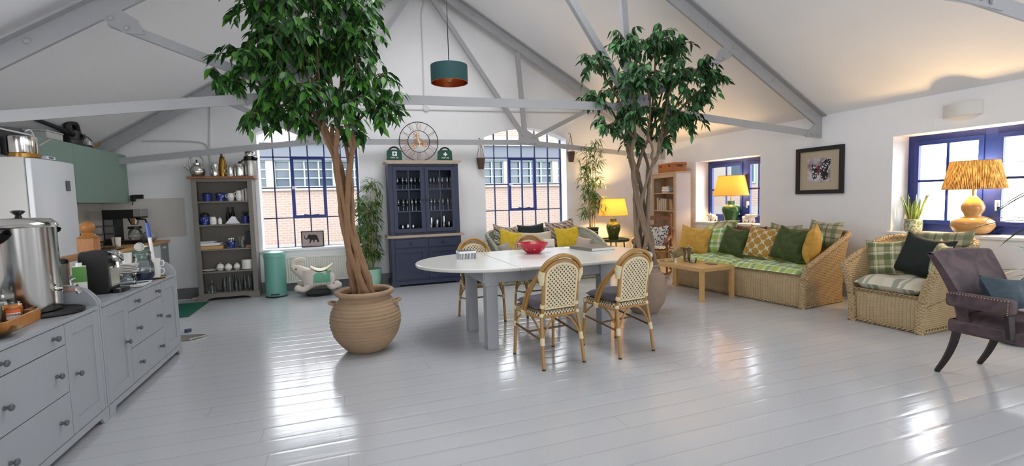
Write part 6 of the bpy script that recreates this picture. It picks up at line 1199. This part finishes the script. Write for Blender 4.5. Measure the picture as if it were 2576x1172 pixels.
for i in range(13):
    a = i * 2.4; b = V(.03 * math.cos(a), .03 * math.sin(a), .12); d = V(.3 * math.cos(a), .3 * math.sin(a), 1); l = rnd.uniform(.2, .33); n_ = V(math.cos(a), math.sin(a), 0); s_ = V(-math.sin(a), math.cos(a), 0)
    m.grid(lambda p, q: tuple(b + d * l * q + s_ * (p - .5) * .045 * (1 - q ** 2.5) + n_ * .012 * (2 * p - 1) ** 2), 4, 8, (.03, .3))
t = NT('snake_leaf'); uv = t.uv(); x, y, _ = t.xyz(uv); ed = t.math('GREATER_THAN', t.math('ABSOLUTE', t.math('SUBTRACT', x, .015)), .010); t.bsdf(t.mix(ed, t.ramp(t.noise(1, t.uv((20, 60, 1))), [(.4, '#4f7a3c'), (.6, '#86a860')]), rgb('#c6c777')), .4); m.build('leaves', t.mat, sn, smooth=60)
# sconce and butterfly picture
sc_ = thing('wall_sconce', 'white plaster wall light above the large side window', 'wall light', (XR - .002, 3.25, 2.165)); m = MB()
m.grid(lambda p, q: (-.005 - .095 * math.sin(PI * p) ** .8, -.175 + .35 * p, .13 * q), 20, 6); m.grid(lambda p, q: (-.0 - .088 * math.sin(PI * (1 - p)) ** .8, .175 - .35 * p, .13 * q), 20, 6); m.grid(lambda p, q: (-.005 - .095 * math.sin(PI * p) ** .8 * q, -.175 + .35 * p, .012), 20, 3); m.build('body', pm('plaster_white', '#d9d8d4', .7), sc_, smooth=50)
bp = thing('butterfly_picture', 'black framed butterfly print on the right wall', 'picture', (XR - .003, 4.855, 1.69)); w, h, fw = .35, .325, .055; m = MB()
for a in ((-w, w, -h, -h + fw), (-w, w, h - fw, h), (-w, -w + fw, -h, h), (w - fw, w, -h, h)): m.box(-.035, 0, a[0], a[1], a[2], a[3])
m.build('picture_frame', M_mblk, bp, bevel=.004); MB().box(-.012, -.004, -w + .03, w - .03, -h + .03, h - .03).build('mount', pm('mount_beige', '#b9ab94', .85), bp, smooth=0)
t = NT('print_blur'); t.bsdf(t.ramp(t.noise(5, t.uv(), 3), [(.35, '#4a3c44'), (.5, '#b3a9b0'), (.65, '#d3d5da')]), .6); MB().box(-.016, -.011, -.165, .175, -.16, .17).build('print', t.mat, bp, smooth=0)
t = NT('wing'); uv = t.uv(); v = t.n('TexVoronoi', feature='DISTANCE_TO_EDGE'); v.inputs['Scale'].default_value = 26; t.link(uv, v.inputs[0]); t.bsdf(t.ramp(v.outputs['Distance'], [(.0, '#151316'), (.16, '#151316'), (.2, '#d9d6d8')], 'LINEAR'), .6); bf = MB()
bf.prism([(-.01, .01), (-.05, .1), (-.12, .16), (-.168, .14), (-.165, .08), (-.13, .02), (-.14, -.05), (-.12, -.12), (-.07, -.14), (-.03, -.1)], -.02, -.017, 'x'); bf.prism([(.02, .02), (.06, .07), (.1, .1), (.12, .05), (.09, 0), (.1, -.07), (.07, -.14), (.03, -.1)][::-1], -.02, -.017, 'x')
bf.build('butterfly', t.mat, bp, smooth=0); MB().ball((-.02, .005, .0), (.006, .014, .07), 10, 8).ball((-.02, .0, .05), (.006, .03, .012), 8, 6).build('butterfly_body', pm('butterfly_red', '#7a2337', .7), bp)
# bookcase
bk = thing('bookcase', 'tall tan bookcase with a white side in the far right corner', 'bookcase', (5.888, 7.755, 0), -100); M_tan = pm('tan_paint', '#b09b82', .55, var=.08, vs=6); M_tanw = pm('pale_side', '#bdb6b8', .5)
m = MB(); m.box(-.475, -.45, 0, .3, 0, 1.81).box(-.475, .475, .28, .3, 0, 1.81).box(-.475, -.405, -.01, .01, 0, 1.81).box(.405, .475, -.01, .01, 0, 1.81).box(-.405, .405, -.008, .01, 1.74, 1.81).box(-.405, .405, -.008, .01, 0, .08); m.build('body', M_tan, bk, bevel=.003); MB().box(.45, .475, .01, .3, 0, 1.81).build('side_panel', M_tanw, bk, bevel=.002)
for z in (.1, .42, .79, 1.11, 1.45): MB().box(-.45, .45, .01, .28, z - .022, z).build('shelf', M_tan, bk, bevel=.002)
MB().box(-.495, .495, -.02, .305, 1.81, 1.835).build('top', M_tan, bk, bevel=.005)
def bkp(lx, ly, z):
    a = math.radians(-100); return (5.888 + lx * math.cos(a) - ly * math.sin(a), 7.755 + lx * math.sin(a) + ly * math.cos(a), z)
wb = thing('wicker_hamper', 'orange wicker hamper basket on top of the tan bookcase', 'basket', bkp(.06, .15, 1.836), -100); M_ham = weave('wicker_orange', '#b5713d', '#8f5229', .03, .014, 1.0)
MB().prism(rrect(-.29, .29, -.15, .14, .02), 0, .13, 'z').build('basket', M_ham, wb, bevel=.008); MB().prism(rrect(-.3, .3, -.155, .145, .02), .13, .175, 'z').build('lid', M_ham, wb, bevel=.01)
for x in (-.17, .17): MB().box(x - .03, x + .03, -.165, -.15, .1, .14).build('strap', pm('leather', '#4a2d1b', .6), wb, bevel=.003)
MB().box(.3, .305, -.05, .05, .1, .125).build('handle_slot', M_mblk, wb)
M_bka = pm('book_grey_blue', '#8d9297', .6); M_bkb = pm('book_tan', '#a08668', .6); M_bkd = pm('book_dark', '#4c443f', .6)
for i, (mt, hh_, w) in enumerate(((M_bkd, .03, .26), (M_bka, .035, .28), (M_bkw, .03, .24), (M_bka, .025, .25))):
    book('stacked_book', ('dark book at the bottom of the flat stack in the bookcase', 'thick grey book second from the bottom of the flat stack', 'white book third from the bottom of the flat stack', 'grey book topmost of the flat stack in the bookcase')[i], bkp(-.0, .13, 1.451 + (0, .0305, .066, .0965)[i]), w, .2, hh_, mt, -100 + 3 * (i % 2), 'flat stack of books', flat=True)
pf = thing('photo_frame', 'small standing photo frame at the right of the bookcase shelf', 'picture', bkp(.27, .1, 1.451), -100, rot=None); MB().box(-.06, .06, 0, .012, 0, .17).build('picture_frame', M_mblk, pf); MB().box(-.045, .045, -.002, .0, .02, .15).build('photo', M_bkw, pf, smooth=0); MB().beam((0, .012, .13), (0, .07, .0), .02, .004).build('stand', M_mblk, pf)
rnd = random.Random(2)
for i in range(10):
    hgt = .19 + .05 * rnd.random(); mt = (M_bkw, M_bkb, M_bkw, M_bka)[i % 4]
    book('upright_book', ('first', 'second', 'third', 'fourth', 'fifth', 'sixth', 'seventh', 'eighth', 'ninth', 'tenth')[i] + ' upright book from the left on the middle bookcase shelf', bkp(-.33 + .04 * i, .12, 1.111), .03, .17, hgt, mt, -100, 'upright books in the bookcase')
be = thing('carved_bookend', 'wavy carved wooden bookend beside the upright books', 'bookend', bkp(.14, .12, 1.111), -100); MB().prism(smooth2 if False else [(-.05, 0), (.09, 0), (.1, .03), (.07, .06), (.08, .1), (.05, .13), (.06, .17), (.02, .2), (-.02, .22), (-.05, .22)], -.05, .05, 'y').build('bookend', M_bkb, be, bevel=.008)
# rocking chair
rc = thing('rocking_chair', 'carved wooden rocking chair with turned posts beside the grey urn tree', 'chair', (5.18, 7.08, 0), -52); M_rk = wood('reddish_oak', '#8a5a38', '#6b3f24', .45, (5, 5, 1.5), 7)
for s in (-1, 1):
    MB().lathe([(.0, 1.08), (.012, 1.075), (.02, 1.05), (.012, 1.02), (.018, 1.0), (.02, .7), (.022, .5), (.02, .1), (.018, .07)][::-1], 12, c=(s * .22, .23, 0)).build('post', M_rk, rc)
    MB().lathe([(.018, .07), (.02, .4), (.024, .46), (.018, .5), (.02, .6), (.015, .64)], 12, c=(s * .27, -.22, 0)).build('post', M_rk, rc)
    a = MB(); a.tube(smoothpath([(s * .22, .23, .67), (s * .25, .0, .66), (s * .275, -.2, .655), (s * .28, -.28, .64), (s * .275, -.3, .6), (s * .27, -.27, .575)], 4), [.022] * 8 + [.03] * 13, 8, sx=1.5); a.build('arm', M_rk, rc)
    MB().tube([(s * .25, y, .06 + .12 * (y * 1.6) ** 2 - .02) for y in [-.5 + i * .1 for i in range(12)]], .02, 6).build('rocker', M_rk, rc)
for z in (.62, .8, .96): MB().prism([(-.21, z), (.21, z), (.21, z + .05), (.1, z + .075), (-.1, z + .075), (-.21, z + .05)], .222, .236, 'y').build('back_slat', M_rk, rc)
MB().prism([(-.29, -.25), (.29, -.25), (.24, .24), (-.24, .24)], .42, .455, 'z').build('seat', weave('rush_seat', '#b58a4c', '#93672f', .04, .012), rc, bevel=.012)
for y, x in ((-.22, .26), (.23, .21)): MB().tube([(-x, y, .25), (x, y, .25)], .013).build('stretcher', M_rk, rc)
cushion('rocker_cushion', 'navy and white damask cushion on the rocking chair', F_dam, rc, 0, .12, .67, .42, .42, .1, (-10, 0, 0), 51)
cushion('rocker_cushion', 'navy and white damask seat pad on the rocking chair', F_dam, rc, 0, -.02, .485, .44, .4, .06, (-90, 0, 0), 52)
rd = thing('radiator', 'white panel radiator behind the corner tray table', 'radiator', (5.2, 8.44, 0)); radiator(rd, -.75, .7, .14, .6)
# palm leaning in from the right edge
pp = thing('potted_palm', 'thin leaved palm in a dark pot at the right edge', 'plant', (5.86, 2.3, 0)); MB().lathe([(0, 0), (.12, 0), (.15, .02), (.17, .26), (.175, .28), (.16, .28), (.15, .24), (0, .24)], 30).build('pot', pm('pot_petrol', '#22424a', .4), pp); rnd = random.Random(9); lv2 = MB(); stm = MB(); k = 0
for (hx, hy, hz) in ((.02, .02, .62), (-.03, .03, 1.05), (.03, -.02, 1.4)):
    stm.tube([(hx * .5, hy * .5, .22), (hx, hy, hz)], .013, 8)
    for i in range(15):
        a = i * 2.4 + hz; el_ = rnd.uniform(-.1, 1.1); d = V(math.cos(a) * math.cos(el_), math.sin(a) * math.cos(el_), math.sin(el_)); (leaf(lv2, V(hx, hy, hz), d, V(0, 0, 1) + rdir(rnd) * .2, rnd.uniform(.5, .75), .032, k, .5, 7) if d.x < .5 else None); k += 1
stm.build('stem', M_cane, pp); lv2.build('leaves', leaf_mat('palm_leaf', '#1d3320', '#2b4a2a', '#3c5c33'), pp, smooth=60)
tray = thing('plant_saucer', 'dark petrol plant saucer on the floor by the right edge', 'saucer', (5.6, 2.42, .001)); MB().lathe([(0, 0), (.1, 0), (.13, .03), (.125, .03), (.1, .008), (0, .008)], 28).build('dish', MAT['pot_petrol'], tray)
